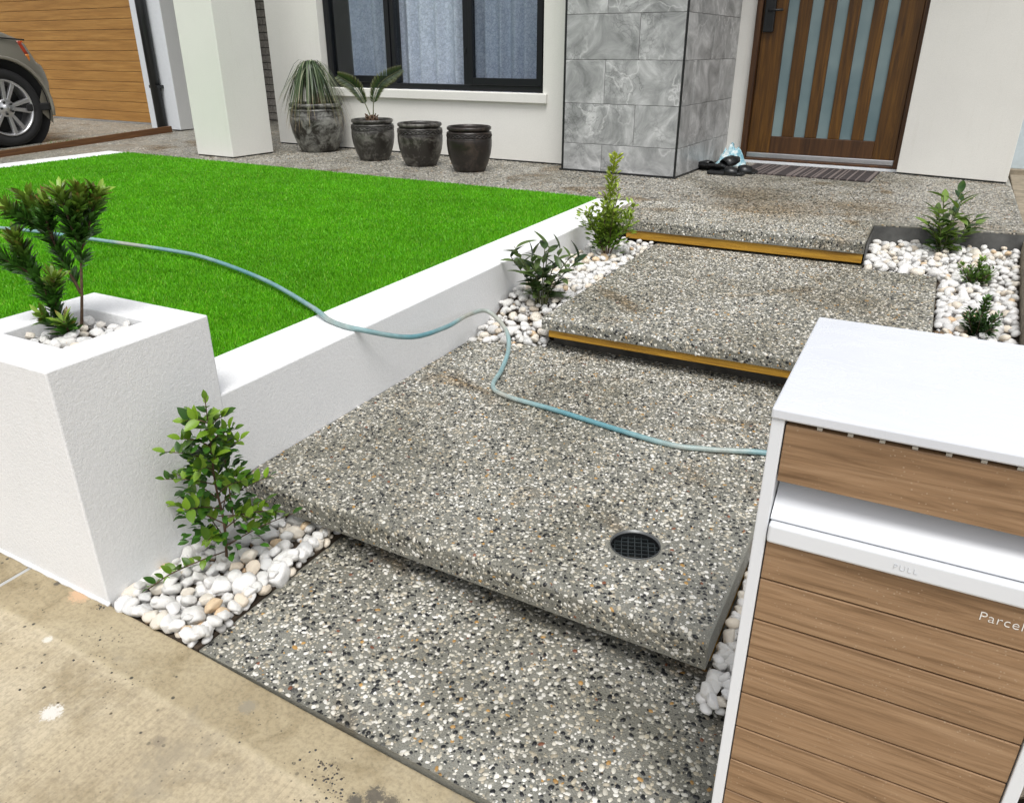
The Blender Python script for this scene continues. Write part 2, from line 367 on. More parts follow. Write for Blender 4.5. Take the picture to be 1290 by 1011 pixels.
SPLATS = [(-1.408, 0.608, 0.016, (0.72, 0.7, 0.66)), (-1.603, 0.733, 0.008, (0.68, 0.66, 0.6)), (-0.716, 0.794, 0.016, (0.06, 0.055, 0.05)), (-0.742, 0.766, 0.012, (0.06, 0.055, 0.05)), (-0.682, 0.798, 0.012, (0.07, 0.06, 0.05)), (-1.164, 0.671, 0.010, (0.24, 0.2, 0.14)), (-1.075, 0.825, 0.014, (0.26, 0.23, 0.17)), (-1.654, 0.890, 0.010, (0.03, 0.03, 0.03)), (-1.764, 0.868, 0.006, (0.05, 0.045, 0.04)), (-1.675, 0.872, 0.022, (0.56, 0.36, 0.22))]
M['footpath'] = _footpath()
M['neighbour'] = mat_plain('weathered_concrete', (0.27, 0.23, 0.17), 0.9, var=0.3, nscale=14, bump=0.3)
M['asphalt'] = mat_plain('asphalt', (0.05, 0.05, 0.05), 0.9, var=0.3, nscale=80, bump=0.4)
M['lawn_base'] = mat_plain('turf_backing', (0.09, 0.33, 0.006), 0.9, var=0.3, nscale=50)
M['blade'] = mat_leaf_vcol('turf_blade', 0.5, 0.3)
def _pebble():
    t = NT('white_pebble'); oi = t.n('ObjectInfo'); v = t.coords(rnd=23.0)
    f = t.noise(v, 14, 4, 0.6); base = t.ramp(oi.outputs['Random'], [(0.0, (0.80, 0.79, 0.76)), (0.22, (0.86, 0.85, 0.83)), (0.50, (0.78, 0.77, 0.74)), (0.66, (0.72, 0.72, 0.71)), (0.78, (0.80, 0.74, 0.64)), (0.90, (0.78, 0.68, 0.55)), (0.955, (0.76, 0.58, 0.38)), (0.975, (0.66, 0.63, 0.58))], 'CONSTANT')
    patch = t.ramp(t.noise(v, 7, 3, 0.6, 0.8), [(0.60, (1, 1, 1)), (0.74, (0.90, 0.74, 0.55))])
    c = t.mix(1.0, base, patch, 'MULTIPLY'); c = t.mix(0.7, c, t.ramp(f, [(0.3, (0.86, 0.86, 0.85)), (0.55, (1, 1, 1))]), 'MULTIPLY')
    t.col(c); t.rough(0.45); t.bump(t.noise(v, 45, 5, 0.65), 0.5, 0.005); return t.m
M['pebble'] = _pebble()

# ================================================================== the setting
Z1, Z2 = -0.265, -0.125                       # step tops (porch is 0)
KF = -0.044                                    # the lowest slabs are laid slightly askew
g = MB().box(-300, 300, -300, 300, -0.75, -0.70).build('ground', M['soil']); setp(g, 'bare ground under and around the front garden', 'ground', kind='structure')
rd = MB().box(-80, 80, -9.0, -2.6, -0.69, -0.68).build('road', M['asphalt']); setp(rd, 'grey asphalt street in front of the house', 'road', kind='structure')

FPX = [(-30, 0.35), (-8, -0.18), (-6, -0.25), (-2.03, -0.373), (-1.576, -0.392), (-1.285, -0.412), (-0.935, -0.444), (-0.588, -0.472), (0.5, -0.52), (3, -0.6), (30, -0.66)]
def fpz(x): return float(np.interp(x, [p[0] for p in FPX], [p[1] for p in FPX]))
def slab_strip(x0, x1, y0, y1, drop, zoff=0.0, bottom=-0.69):
    xs = [x0] + [p[0] for p in FPX if x0 + 0.02 < p[0] < x1 - 0.02] + [x1]; m = MB(); vs = []
    for x in xs:
        z = fpz(x) + zoff; vs += [(x, y1, z), (x, y0, z - drop*(y1 - y0)), (x, y0, bottom), (x, y1, bottom)]
    fs = [(0, 1, 2, 3), tuple(4*(len(xs)-1)+i for i in (3, 2, 1, 0))]
    for i in range(len(xs)-1):
        a = 4*i; b = a + 4
        for k in range(4): fs.append((a+k, b+k, b+(k+1) % 4, a+(k+1) % 4))
    m.add(vs, fs); return m
fp = empty('footpath'); setp(fp, 'sandy stained concrete footpath along the street', 'footpath', kind='structure')
JX = -1.885                                    # control joint left of the planter
slab_strip(JX + 0.006, 2.6, -1.2, 0.882, 0.02).build('footpath_slab', M['footpath'], fp, 0.006, 2)
slab_strip(-4.3, JX - 0.006, -1.2, 0.93, 0.02).build('footpath_slab', M['footpath'], fp, 0.006, 2)
slab_strip(-7.0, -4.312, -1.2, 0.93, 0.02).build('footpath_slab', M['footpath'], fp, 0.006, 2)
slab_strip(2.612, 6.0, -1.2, 0.882, 0.02).build('footpath_slab', M['footpath'], fp, 0.006, 2)
slab_strip(JX - 0.006, JX + 0.006, -1.2, 0.885, 0.02, -0.004).build('joint_filler', M['grout'], fp)
slab_strip(-7.0, 6.0, -2.6, -1.2, 0.03, -0.04).build('verge', M['soil'], fp)

def grit():
    V = []; T = []; C = []; b = 0; r2 = random.Random(4)
    for cx, cy, n, sp_ in ((-0.800, 0.765, 60, 0.035), (-0.83, 0.80, 30, 0.02), (-1.60, 0.868, 12, 0.010), (-1.2, 0.6, 24, 0.30), (-1.5, 0.72, 26, 0.2)):
        for i in range(n):
            x, y = r2.gauss(cx, sp_), r2.gauss(cy, sp_*0.6)
            if y > 0.872: continue
            z = fpz(x) - 0.02*(0.882-y); r = r2.uniform(0.0012, 0.0042); k = 5; a0 = r2.uniform(0, 6)
            V += [(x+r*r2.uniform(.6, 1.2)*math.cos(a0+6.283*q/k), y+r*r2.uniform(.6, 1.2)*math.sin(a0+6.283*q/k), z-0.0005) for q in range(k)] + [(x, y, z+r*0.7)]
            T += [(b+q, b+(q+1) % k, b+k) for q in range(k)]; c = r2.choice(((0.03, 0.03, 0.03), (0.05, 0.045, 0.04), (0.16, 0.13, 0.09))); C += [c]*(k+1); b += k+1
    o = link('grit', np_mesh('grit', np.array(V), np.array(T), M['stones'], np.array(C), smooth=False), fp); o["kind"] = "stuff"
grit()

# ---- exposed aggregate slabs
PAL = np.array([(0.82, 0.80, 0.74), (0.68, 0.65, 0.56), (0.60, 0.54, 0.42), (0.46, 0.41, 0.31), (0.28, 0.27, 0.225), (0.12, 0.12, 0.11), (0.012, 0.013, 0.015), (0.02, 0.022, 0.024), (0.50, 0.29, 0.09), (0.24, 0.09, 0.045)])
PW = np.array([0.24, 0.19, 0.12, 0.08, 0.08, 0.06, 0.16, 0.11, 0.022, 0.006])
def profile(s, ltop, yf, r, zt):
    """distance along top -> nose -> front face, giving y, z and the normal"""
    a = np.clip((s - ltop)/r, 0, math.pi/2); over = np.maximum(s - ltop - r*math.pi/2, 0)
    y = np.where(s < ltop, yf + r + (ltop - s), yf + r - r*np.sin(a)); z = np.where(s < ltop, zt, zt - r + r*np.cos(a) - over)
    return y, z, -np.sin(a), np.cos(a)
def stones(name, parent, x0, x1, ltop, yf, r, zt, face, k=0.0, xk=0.0, cell=0.0112, hole=None, keep=None, zfun=None, big=1.0, lite=(False, False), sm=1.0):
    L = ltop + r*math.pi/2 + face
    allv = []; allt = []; allc = []; base = 0
    for layer, (cs, rmin, rmax) in enumerate(((cell, 0.24, 0.54), (cell*0.6, 0.15, 0.44))):
        nx, ns = int((x1-x0)/cs), int(L/cs)
        U, S = np.meshgrid((np.arange(nx)+0.5)*cs + x0, (np.arange(ns)+0.5)*cs); U = U.ravel(); S = S.ravel()
        U = U + RNG.uniform(-0.42, 0.42, len(U))*cs; S = np.clip(S + RNG.uniform(-0.42, 0.42, len(S))*cs, 0.002, L-0.002)
        rad = cs*(rmin + (rmax-rmin)*RNG.random(len(U))**1.4)*big
        sel = RNG.random(len(U)) < (0.76 if layer == 0 else 0.56*sm)
        Y, Z, NY, NZ = profile(S, ltop, yf, r, zt); Y = Y + k*(U - xk)
        if zfun is not None: Z = Z + zfun(U, Y)
        if hole is not None: sel &= (U-hole[0])**2 + (Y-hole[1])**2 > hole[2]**2
        if keep is not None: sel &= keep(U, Y)
        U, Y, Z, NY, NZ, rad = (q[sel] for q in (U, Y, Z, NY, NZ, rad)); n = len(U); ns_ = 5 if lite[layer] else 6
        el = RNG.uniform(1.0, 1.55, n); rot = RNG.uniform(0, 2*math.pi, n); h = rad*RNG.uniform(0.18, 0.42, n)
        rings = ((1.0, 0.25),) if lite[layer] else ((1.0, -0.15), (0.72, 0.75)); nr = len(rings); nv = nr*ns_+1
        V = np.zeros((n, nv, 3), np.float32)
        for ring, (rr, hh) in enumerate(rings):
            for q in range(ns_):
                a = 2*math.pi*q/ns_; w = RNG.uniform(0.82, 1.14, n)*rr*rad
                px, py = w*np.cos(a)*el, w*np.sin(a)/np.sqrt(el)
                lx, ly = px*np.cos(rot) - py*np.sin(rot), px*np.sin(rot) + py*np.cos(rot); lh = h*hh
                # tangent frame: X, T = (0, NZ, -NY), N = (0, NY, NZ)
                V[:, ring*ns_+q] = np.stack([U + lx, Y + ly*NZ + lh*NY, Z - ly*NY + lh*NZ], 1)
        V[:, nv-1] = np.stack([U, Y + h*NY, Z + h*NZ], 1)
        tl = []
        for q in range(ns_):
            q2 = (q+1) % ns_; o_ = (nr-1)*ns_; tl += [(o_+q, o_+q2, nv-1)]
            if nr == 2: tl += [(q, q2, ns_+q2), (q, ns_+q2, ns_+q)]
        T = (np.array(tl)[None] + (np.arange(n)*nv)[:, None, None]).reshape(-1, 3) + base
        ci = RNG.choice(len(PAL), n, p=PW/PW.sum()); c = PAL[ci]*RNG.uniform(0.82, 1.12, (n, 1))
        allv.append(V.reshape(-1, 3)); allt.append(T); allc.append(np.repeat(c, nv, 0)); base += n*nv
    me = np_mesh(name, np.concatenate(allv), np.concatenate(allt), M['stones'], np.concatenate(allc))
    o = link(name, me, parent); o["kind"] = "stuff"; return o

def nose_slab(name, x0, x1, y0, ybk, zt, th, r=0.02, k=0.0, xk=0.0, mat=None, parent=None, zfun=None):
    """slab with a rounded front edge"""
    prof = [(ybk, zt)] + [(y0 + r - r*math.sin(a), zt - r + r*math.cos(a)) for a in np.linspace(0, math.pi/2, 6)] + [(y0, zt-th), (ybk, zt-th)]
    vs = []; n = len(prof)
    for x in (x0, x1):
        for (y, z) in prof:
            yy = y + k*(x-xk) if y < ybk - 1e-6 else y
            vs.append((x, yy, z + (zfun(x, yy) if zfun else 0)))
    fs = [tuple(range(n)), tuple(range(n, 2*n))[::-1]] + [(i, n+i, n+(i+1) % n, (i+1) % n) for i in range(n)]
    return MB().add(vs, fs).build(name, mat or M['cement'], parent)

# lowest slab, at footpath level, falling a little towards the street
def z0fun(x, y):
    t = np.clip((1.40 - y)/0.515, 0, 1); edge = np.interp(x, [-1.30, -0.935, -0.588, -0.20, 0.30], [-0.4145, -0.446, -0.474, -0.491, -0.514]); back = np.interp(x, [-1.3, 0.3], [-0.412, -0.43])
    return back + (edge - back)*t
def low_slab():
    xs = sorted(set(np.round(np.linspace(-1.285, 0.36, 24), 4)) | {-0.935, -0.588, -0.20, 0.30}); ys = list(np.linspace(0.886, 1.40, 14)) + [1.7, 2.0]; m = MB(); vs = [(x, y, float(z0fun(x, y))) for y in ys for x in xs]
    nx = len(xs); fs = [(j*nx+i, j*nx+i+1, (j+1)*nx+i+1, (j+1)*nx+i) for j in range(len(ys)-1) for i in range(nx-1)]
    m.add(vs, fs)
    for (a, b) in (((-1.285, 0.886), (0.36, 0.886)), ((-1.285, 2.0), (-1.285, 0.886)), ((0.36, 0.886), (0.36, 2.0))):
        za, zb = float(z0fun(*a)), float(z0fun(*b)); m.add([(*a, -0.69), (*b, -0.69), (*b, zb), (*a, za)], [(0, 1, 2, 3)])
    o = m.build('path', M['cement']); setp(o, 'lowest exposed aggregate path slab beside the tan concrete footpath', 'path', kind='structure'); return o
s0 = low_slab()
stones('aggregate', s0, -1.28, 0.20, 0.605, 0.887, 0.001, 0.0, 0.0, cell=0.0118, zfun=lambda x, y: z0fun(x, y)+0.0003, big=1.05)

# lower step
s1 = nose_slab('step', -1.583, -0.215, 1.293, 2.80, Z1, 0.076, 0.018, KF, -0.30)
setp(s1, 'lower exposed aggregate step with the round drain', 'step', kind='structure')
DR = (-0.466, 1.547, 0.063)
cut = MB().lathe([(DR[2], Z1-0.3), (DR[2], Z1+0.05)], 40, DR[:2]).build('cutter', None)
md = s1.modifiers.new('hole', 'BOOLEAN'); md.object = cut; md.operation = 'DIFFERENCE'; md.solver = 'EXACT'
bpy.context.view_layer.update()
ev = s1.evaluated_get(bpy.context.evaluated_depsgraph_get()); me = bpy.data.meshes.new_from_object(ev); s1.modifiers.clear(); s1.data = me
bpy.data.objects.remove(cut)
stones('aggregate', s1, -1.583, -0.217, 2.80-1.293-0.018, 1.293, 0.018, Z1, 0.056, KF, -0.30, cell=0.0116, hole=(DR[0], DR[1], DR[2]+0.006))
box('base', (-1.583, -0.26, 1.46, 2.78, -0.66, Z1-0.0765), M['underside'], s1, 0)
MB().box(-0.245, -0.218, 1.36, 2.70, Z1-0.112, Z1-0.0765).build('formwork_board', M['timber'], s1, 0.002)
# middle step
s2 = nose_slab('step', -1.262, 0.128, 2.665, 4.075, Z2, 0.048, 0.013)
setp(s2, 'middle exposed aggregate step between two white pebble beds', 'step', kind='structure')
stones('aggregate', s2, -1.262, 0.128, 4.075-2.665-0.013, 2.665, 0.013, Z2, 0.033, cell=0.0125, lite=(False, True))
box('step_back', (-1.262, -0.204, 4.0752, 4.24, Z2-0.1, Z2), M['cement'], s2, 0)
stones('aggregate', s2, -1.262, -0.206, 0.05, 4.077, 0.0005, Z2, 0.0, cell=0.0125, lite=(False, True))
MB().box(-1.235, 0.125, 2.673, 2.696, Z2-0.080, Z2-0.0485).build('formwork_board', M['timber'], s2, 0.002)
box('base', (-1.25, 0.12, 2.76, 4.07, -0.66, Z2-0.0485), M['underside'], s2, 0)
# porch
pch = nose_slab('porch_floor', -1.583, -0.208, 4.115, 4.70, 0.0, 0.064, 0.014)
setp(pch, 'exposed aggregate porch floor in front of the timber door', 'porch', kind='structure')
stones('aggregate', pch, -1.583, -0.210, 0.571, 4.115, 0.014, 0.0, 0.047)
def porch_rest():
    m = MB(); zt = -0.0005
    m.prism([(-0.208, 4.700), (-1.583, 4.700), (-1.583, 8.0), (0.53, 8.0), (0.50, 4.672), (-0.208, 4.560)], -0.3, zt)
    m.prism([(-6.74, 4.85), (-6.74, 8.4), (-1.583, 8.0), (-1.583, 4.63)], -0.3, zt)
    return m.build('porch_slab', M['aggregate'], pch)
porch_rest()
stones('aggregate', pch, -1.583, 0.50, 2.12, 4.701, 0.0005, 0.0, 0.0, keep=lambda u, y: (u < -0.21) | (y > 4.60 + (u+0.208)*0.158), cell=0.0122, lite=(True, True))
stones('aggregate', pch, -6.74, -1.583, 1.52, 4.66, 0.0005, 0.0, 0.0, keep=lambda u, y: y > 4.845-(u+6.5)*0.0436, cell=0.0132, lite=(True, True), sm=0.5)
MB().box(-1.44, -0.212, 4.124, 4.147, -0.112, -0.0645).build('formwork_board', M['timber'], pch, 0.002)
box('base', (-1.57, -0.22, 4.22, 4.70, -0.4, -0.0645), M['underside'], pch, 0)
MB().prism([(-0.2075, 4.558), (0.5005, 4.670), (0.5005, 4.60), (-0.2075, 4.5575)], -0.25, -0.002) if False else None
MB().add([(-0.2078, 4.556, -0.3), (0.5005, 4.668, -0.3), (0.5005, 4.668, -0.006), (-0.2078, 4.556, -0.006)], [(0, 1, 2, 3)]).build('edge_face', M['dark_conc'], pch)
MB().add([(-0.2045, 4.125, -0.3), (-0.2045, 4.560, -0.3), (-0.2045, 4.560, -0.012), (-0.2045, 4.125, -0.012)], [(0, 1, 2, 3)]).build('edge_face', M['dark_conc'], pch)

# neighbour's side strip at the right boundary
nb = MB().prism([(0.395, 2.0), (0.415, 3.16), (0.512, 5.04), (0.535, 6.45), (0.62, 9.5), (5.0, 9.5), (5.0, 0.9), (0.395, 0.9)], -0.69, -0.035).build('side_path', M['neighbour'], None, 0.008)
setp(nb, 'weathered brown concrete side path at the right boundary', 'path', kind='structure')
# driveway and side path
def drz(y): return -0.032*(6.7 - y) if y < 6.7 else 0.0
def strip(name, xl, xr, ys, zl, zr, mat, th=0.3):
    m = MB(); vs = []
    for y in ys: vs += [(xl, y, zl(y)), (xr, y, zr(y)), (xr, y, zr(y)-th), (xl, y, zl(y)-th)]
    fs = [(0, 1, 2, 3), tuple(4*(len(ys)-1)+i for i in (3, 2, 1, 0))]
    for i in range(len(ys)-1):
        a = 4*i; b = a+4
        for q in range(4): fs.append((a+q, b+q, b+(q+1) % 4, a+(q+1) % 4))
    return m.add(vs, fs).build(name, mat)
YS = [0.93, 2.0, 3.5, 4.85, 6.0, 6.7, 8.2]
TX = -7.76
dv = strip('driveway', -14.5, TX-0.02, YS, drz, drz, M['aggregate']); setp(dv, 'exposed aggregate driveway sloping from the garage', 'driveway', kind='structure')
sp = strip('side_path', TX+0.02, -6.745, YS, drz, lambda y: min(0.0, -0.05*(4.85-y)) if y < 4.85 else -0.001, M['aggregate']); setp(sp, 'pale aggregate strip between the lawn and the driveway timber', 'path', kind='structure')
te = empty('edging_board'); setp(te, 'long rust brown timber board edging the driveway', 'edging')
m = MB(); vs = []
for y in (0.95, 6.42): vs += [(TX-0.018, y, drz(y)-0.1), (TX+0.018, y, drz(y)-0.1), (TX+0.018, y, drz(y)+0.035+(0.03 if y > 6 else 0)), (TX-0.018, y, drz(y)+0.035+(0.03 if y > 6 else 0))]
m.add(vs, [(0, 1, 2, 3), (7, 6, 5, 4), (0, 4, 5, 1), (1, 5, 6, 2), (2, 6, 7, 3), (3, 7, 4, 0)]).build('board', M['rust_timber'], te)

# ================================================================== garden wall, planter, lawn
gw = empty('garden_wall', (-1.7, 1.3, -0.4)); setp(gw, 'low white rendered retaining wall around the lawn', 'wall')
def wbox(name, b, mat, parent, bevel=0.004, seg=2):
    p = parent.location; return box(name, (b[0]-p.x, b[1]-p.x, b[2]-p.y, b[3]-p.y, b[4]-p.z, b[5]-p.z), mat, parent, bevel, seg)
wbox('wall_section', (-1.82, -1.585, 1.319, 4.625, -0.69, 0.0), M['white_render'], gw, 0.005)
wbox('wall_section', (-6.74, -6.50, 1.0, 4.86, -0.69, 0.0), M['white_render'], gw, 0.005)
wbox('wall_section', (-6.499, -2.032, 1.0, 1.235, -0.69, 0.0), M['white_render'], gw, 0.005)
pl = empty('planter', (-1.807, 1.1, -0.4)); setp(pl, 'square white rendered planter at the wall end by the footpath', 'planter')
PX0, PX1, PY0, PY1, PT = -2.030, -1.583, 0.880, 1.322, 0.226
def planter_shell():
    m = MB(); o = [(PX0, PY0), (PX1, PY0), (PX1, PY1), (PX0, PY1)]; i = [(-1.918, 0.992), (-1.690, 0.992), (-1.690, 1.215), (-1.918, 1.215)]
    p = pl.location; vs = []
    for (q, z) in ((o, -0.66), (o, PT), (i, PT), (i, PT-0.09)):
        vs += [(x-p.x, y-p.y, z-p.z) for x, y in q]
    fs = []
    for r_ in range(3):
        for k in range(4): fs.append((4*r_+k, 4*r_+(k+1) % 4, 4*r_+4+(k+1) % 4, 4*r_+4+k))
    fs.append((12, 13, 14, 15)); m.add(vs, fs); return m.build('shell', M['white_render'], pl, 0.004, 2)
planter_shell()
def sealant():
    """rough bead of white render along the foot of the planter"""
    pts = []; rad = []
    for i in range(46):
        x = PX0 + (PX1-PX0+0.004)*i/45; pts.append((x-pl.location.x, PY0-0.001-pl.location.y, fpz(x)+0.002-pl.location.z)); rad.append(0.005+0.005*abs(noise.noise(Vector((x*24, 1.7, 0)))))
    MB().tube(pts, rad, 7).build('sealant_bead', M['white_render'], pl)
sealant()
p = pl.location
box('soil', (-1.917-p.x, -1.691-p.x, 0.993-p.y, 1.214-p.y, 0.14-p.z, 0.185-p.z), M['soil'], pl, 0)

LX0, LX1, LY0, LY1 = -6.50, -1.822, 1.237, 4.845
lawn = MB().prism([(LX0, LY0), (-2.034, LY0), (-2.034, 1.325), (LX1, 1.325), (LX1, 4.64), (LX0, LY1)], -0.25, -0.004).build('lawn', M['lawn_base'])
setp(lawn, 'bright green artificial turf lawn inside the white wall', 'lawn', kind='stuff')
def turf():
    n = 420000; cam_xy = np.array([0, 0.0])
    X = RNG.uniform(LX0+0.003, LX1-0.002, n*3); Y = RNG.uniform(LY0, LY1, n*3)
    d = np.hypot(X, Y); keep = RNG.random(len(X)) < np.clip((2.6/d)**1.5, 0.12, 1)
    keep &= (Y < 4.845 - (X - LX0)/(LX1-LX0)*0.205) & ~((X > -2.036) & (Y < 1.327)); X, Y = X[keep][:n], Y[keep][:n]; n = len(X); d = np.hypot(X, Y)
    w = 0.0017*np.clip(d/2.4, 1, 2.2); h = RNG.uniform(0.007, 0.013, n)
    az = RNG.uniform(0, 2*math.pi, n); ln = h*RNG.uniform(0.2, 0.95, n); la = RNG.uniform(0, 2*math.pi, n)
    patch = np.array([noise.noise(Vector((x*2.2, y*2.2, 0))) for x, y in zip(X[::40], Y[::40])]); patch = np.repeat(patch, 40)[:n] if len(patch)*40 >= n else np.resize(patch, n)
    dx, dy = np.cos(az)*w, np.sin(az)*w
    V = np.zeros((n, 3, 3), np.float32)
    V[:, 0] = np.stack([X-dx, Y-dy, np.full(n, -0.004)], 1); V[:, 1] = np.stack([X+dx, Y+dy, np.full(n, -0.004)], 1)
    V[:, 2] = np.stack([np.clip(X+np.cos(la)*ln, LX0-0.01, LX1+0.02), Y+np.sin(la)*ln, h], 1)
    c0 = np.array((0.095, 0.39, 0.004)); c1 = np.array((0.22, 0.66, 0.010)); c2 = np.array((0.34, 0.60, 0.05))
    t = RNG.random((n, 1)); c = c0*(1-t) + c1*t; y = RNG.random(n) < 0.05; c[y] = c2
    pn = np.sin(X*3.1+np.sin(Y*2.3)*1.4)*np.sin(Y*4.3+X*1.1); pn2 = np.sin(X*9.1+Y*3.7)*np.sin(Y*11.3-X*4.1+1.0)+np.sin(X*17.0-Y*6.0)*np.sin(Y*21.0+X*5.0); c = c*(1+0.07*pn[:, None]+0.06*pn2[:, None])*np.where(RNG.random((n, 1)) < 0.2, 0.7, 1.0)
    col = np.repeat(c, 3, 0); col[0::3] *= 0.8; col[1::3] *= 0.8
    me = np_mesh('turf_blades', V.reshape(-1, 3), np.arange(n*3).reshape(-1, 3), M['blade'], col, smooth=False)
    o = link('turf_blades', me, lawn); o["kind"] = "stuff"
turf()

# ================================================================== house (its own frame, slightly turned)
TH = R(-2.8); HO = Vector((0, 6.74, 0))
house = empty('house', HO, TH); setp(house, 'cream rendered house front with timber door, black window and garage', 'house')
def H(u, v, z=0): return HO + Vector((u*math.cos(TH)-v*math.sin(TH), u*math.sin(TH)+v*math.cos(TH), z))
WT = 2.72                                       # wall top
VW = -0.968                                     # window wall
w = MB()                                        # window wall with its opening
for b in ((-5.732, -5.085, VW, VW+0.22, 0.012, WT), (-2.745, -2.47, VW, VW+0.22, 0.012, WT), (-5.085, -2.745, VW+0.004, VW+0.10, 0.012, 0.50), (-5.085, -2.780, VW, VW+0.22, 2.14, WT), (-2.780, -2.745, VW+0.002, VW+0.22, 0.50, WT)):
    w.box(*b)
w.build('wall', M['cream_render'], house, 0.0)
box('base_trim', (-5.725, -2.48, VW+0.006, VW+0.2, -0.01, 0.012), M['black_trim'], house, 0)
box('window_sill', (-5.085, -2.738, VW-0.026, VW+0.07, 0.458, 0.530), M['cream_render'], house, 0.006)
box('wall', (-5.732, -5.52, VW+0.22, 1.0, 0.0, WT), M['cream_render'], house, 0.002)
# door wall
w = MB()
for b in ((-1.72, -1.432, 0.055, 0.28, 0.008, WT), (-1.432, -0.217, 0.055, 0.28, 2.12, WT)): w.box(*b)
w.build('wall', M['cream_render'], house, 0)
w = MB().prism([(-0.217, -0.110), (0.502, -0.262), (0.502, 0.9), (-0.217, 0.9)], 0.012, WT).build('wall', M['cream_render'], house, 0.003)
MB().prism([(-0.21, -0.103), (0.498, -0.253), (0.498, 0.8), (-0.21, 0.8)], -0.01, 0.012).build('base_trim', M['black_trim'], house)
box('door_step', (-1.50, -0.217, -0.03, 0.2, -0.01, 0.016), M['white_gloss'], house, 0.003)
# front door: frame, leaf with five frosted strips
fr = MB(); 
for b in ((-1.432, -1.388, 0.0, 0.14, 0.017, 2.12), (-0.256, -0.217, 0.0, 0.14, 0.017, 2.12), (-1.388, -0.256, 0.0, 0.14, 2.075, 2.12), (-1.388, -0.256, 0.004, 0.14, 0.017, 0.034)): fr.box(*b)
door = empty('front_door', (0, 0, 0)); door.parent = house
fr.build('door_frame', M['frame_wood'], door, 0.004)
PN = [(-1.207, -1.125), (-1.031, -0.947), (-0.856, -0.770), (-0.683, -0.596), (-0.506, -0.420)]
edges = [-1.384] + [e for a in PN for e in a] + [-0.260]
for i in range(6): box('door_stile', (edges[2*i]+(0.0005), edges[2*i+1]-0.0005, 0.045 if 0 < i < 5 else 0.040, 0.09, 0.075 if i in (0, 5) else 0.2062, 2.072 if i in (0, 5) else 1.93), M['door_wood'], door, 0.004)
box('door_rail', (-1.2065, -0.4205, 0.041, 0.09, 0.075, 0.2058), M['frame_wood'], door, 0.004)
box('door_rail', (-1.2065, -0.4205, 0.041, 0.09, 1.9305, 2.072), M['frame_wood'], door, 0.004)
for a, b in PN: box('glass_pane', (a+0.0008, b-0.0008, 0.062, 0.072, 0.2065, 1.9295), M['frosted'], door, 0)
box('weather_strip', (-1.384, -0.260, 0.028, 0.085, 0.036, 0.0745), M['metal'], door, 0.004)
lk = box('door_lock', (-1.372, -1.290, 0.005, 0.0395, 0.968, 1.20), M['black_trim'], door, 0.008)
MB().tube([(-1.33, 0.004, 1.12), (-1.33, -0.045, 1.12), (-1.22, -0.05, 1.12)], 0.009).build('handle', M['black_trim'], door)
# grey tiled pier: corner trims and individual tiles
pr = empty('tiled_pier', (0, 0, 0)); pr.parent = house
UT0, UT1, VT, VB = -2.474, -1.562, -1.206, 0.054
box('pier_core', (UT0+0.006, UT1-0.012, VT+0.012, VB, -0.01, WT), M['grout'], pr, 0)
def tile(b, name='tile'):
    box(name, b, M['marble'], pr, 0.0015, 1)
TJ = [0.012, 0.204, 0.486, 0.780, 1.074, 1.368, 1.662, 1.956, 2.25, 2.544, WT]
off = [0.317, 0.575, 0.317, 0.575]
for r_ in range(len(TJ)-1):
    us = [UT0+0.010]; f0 = UT0 + (0.327 if r_ % 2 == 0 else 0.575)
    us += [f0] + ([UT1-0.012] if f0+0.59 > UT1 else [f0+0.59, UT1-0.012])
    for a, b in zip(us[:-1], us[1:]): tile((a+0.0015, b-0.0015, VT, VT+0.011, TJ[r_]+0.0015, TJ[r_+1]-0.0015))
    vs_ = [VT+0.012]; g0 = VT + (0.62 if r_ % 2 else 0.26)
    while g0 < VB - 0.05: vs_.append(g0); g0 += 0.6
    vs_.append(VB)
    for a, b in zip(vs_[:-1], vs_[1:]): tile((UT1-0.0115, UT1-0.001, a+0.0015, b-0.0015, TJ[r_]+0.0015, TJ[r_+1]-0.0015))
box('corner_trim', (UT1-0.0095, UT1+0.002, VT-0.003, VT+0.0085, 0.0, WT), M['black_trim'], pr, 0.001)
box('corner_trim', (UT0-0.004, UT0+0.0095, VT-0.003, VT+0.012, 0.0, WT), M['black_trim'], pr, 0.001)
box('base_trim', (UT0-0.02, UT1+0.003, VT-0.005, VT+0.009, -0.005, 0.012), M['black_trim'], pr, 0)
box('base_trim', (UT1-0.010, UT1+0.0035, VT+0.0095, VB, -0.005, 0.012), M['black_trim'], pr, 0)
# window
win = empty('window', (0, 0, 0)); win.parent = house
V0 = VW + 0.075
wf = MB()
for b in ((-5.080, -5.035, V0, V0+0.09, 0.534, 2.14), (-2.825, -2.782, V0, V0+0.09, 0.534, 2.14), (-5.035, -2.825, V0, V0+0.09, 0.534, 0.578), (-5.035, -2.825, V0, V0+0.09, 2.09, 2.14),
          (-4.330, -4.285, V0, V0+0.09, 0.578, 2.09), (-3.575, -3.515, V0, V0+0.09, 0.578, 2.09)): wf.box(*b)
wf.build('window_frame', M['black_alu'], win, 0.003)
for (a, b) in ((-5.034, -4.331), (-3.514, -2.826)):
    sf = MB()
    for q in ((a, a+0.035, V0-0.012, V0+0.04, 0.579, 2.089), (b-0.05, b, V0-0.012, V0+0.04, 0.579, 2.089), (a+0.035, b-0.05, V0-0.012, V0+0.04, 0.579, 0.634), (a+0.035, b-0.05, V0-0.012, V0+0.04, 2.03, 2.089)): sf.box(*q)
    s_ = sf.build('sash', M['black_alu'], win, 0.003)
    box('glass_pane', (a+0.0355, b-0.0505, V0+0.012, V0+0.018, 0.6345, 2.0295), M['screened_glass'], win, 0)
box('glass_pane', (-4.284, -3.576, V0+0.03, V0+0.036, 0.5785, 2.0895), M['glass'], win, 0)
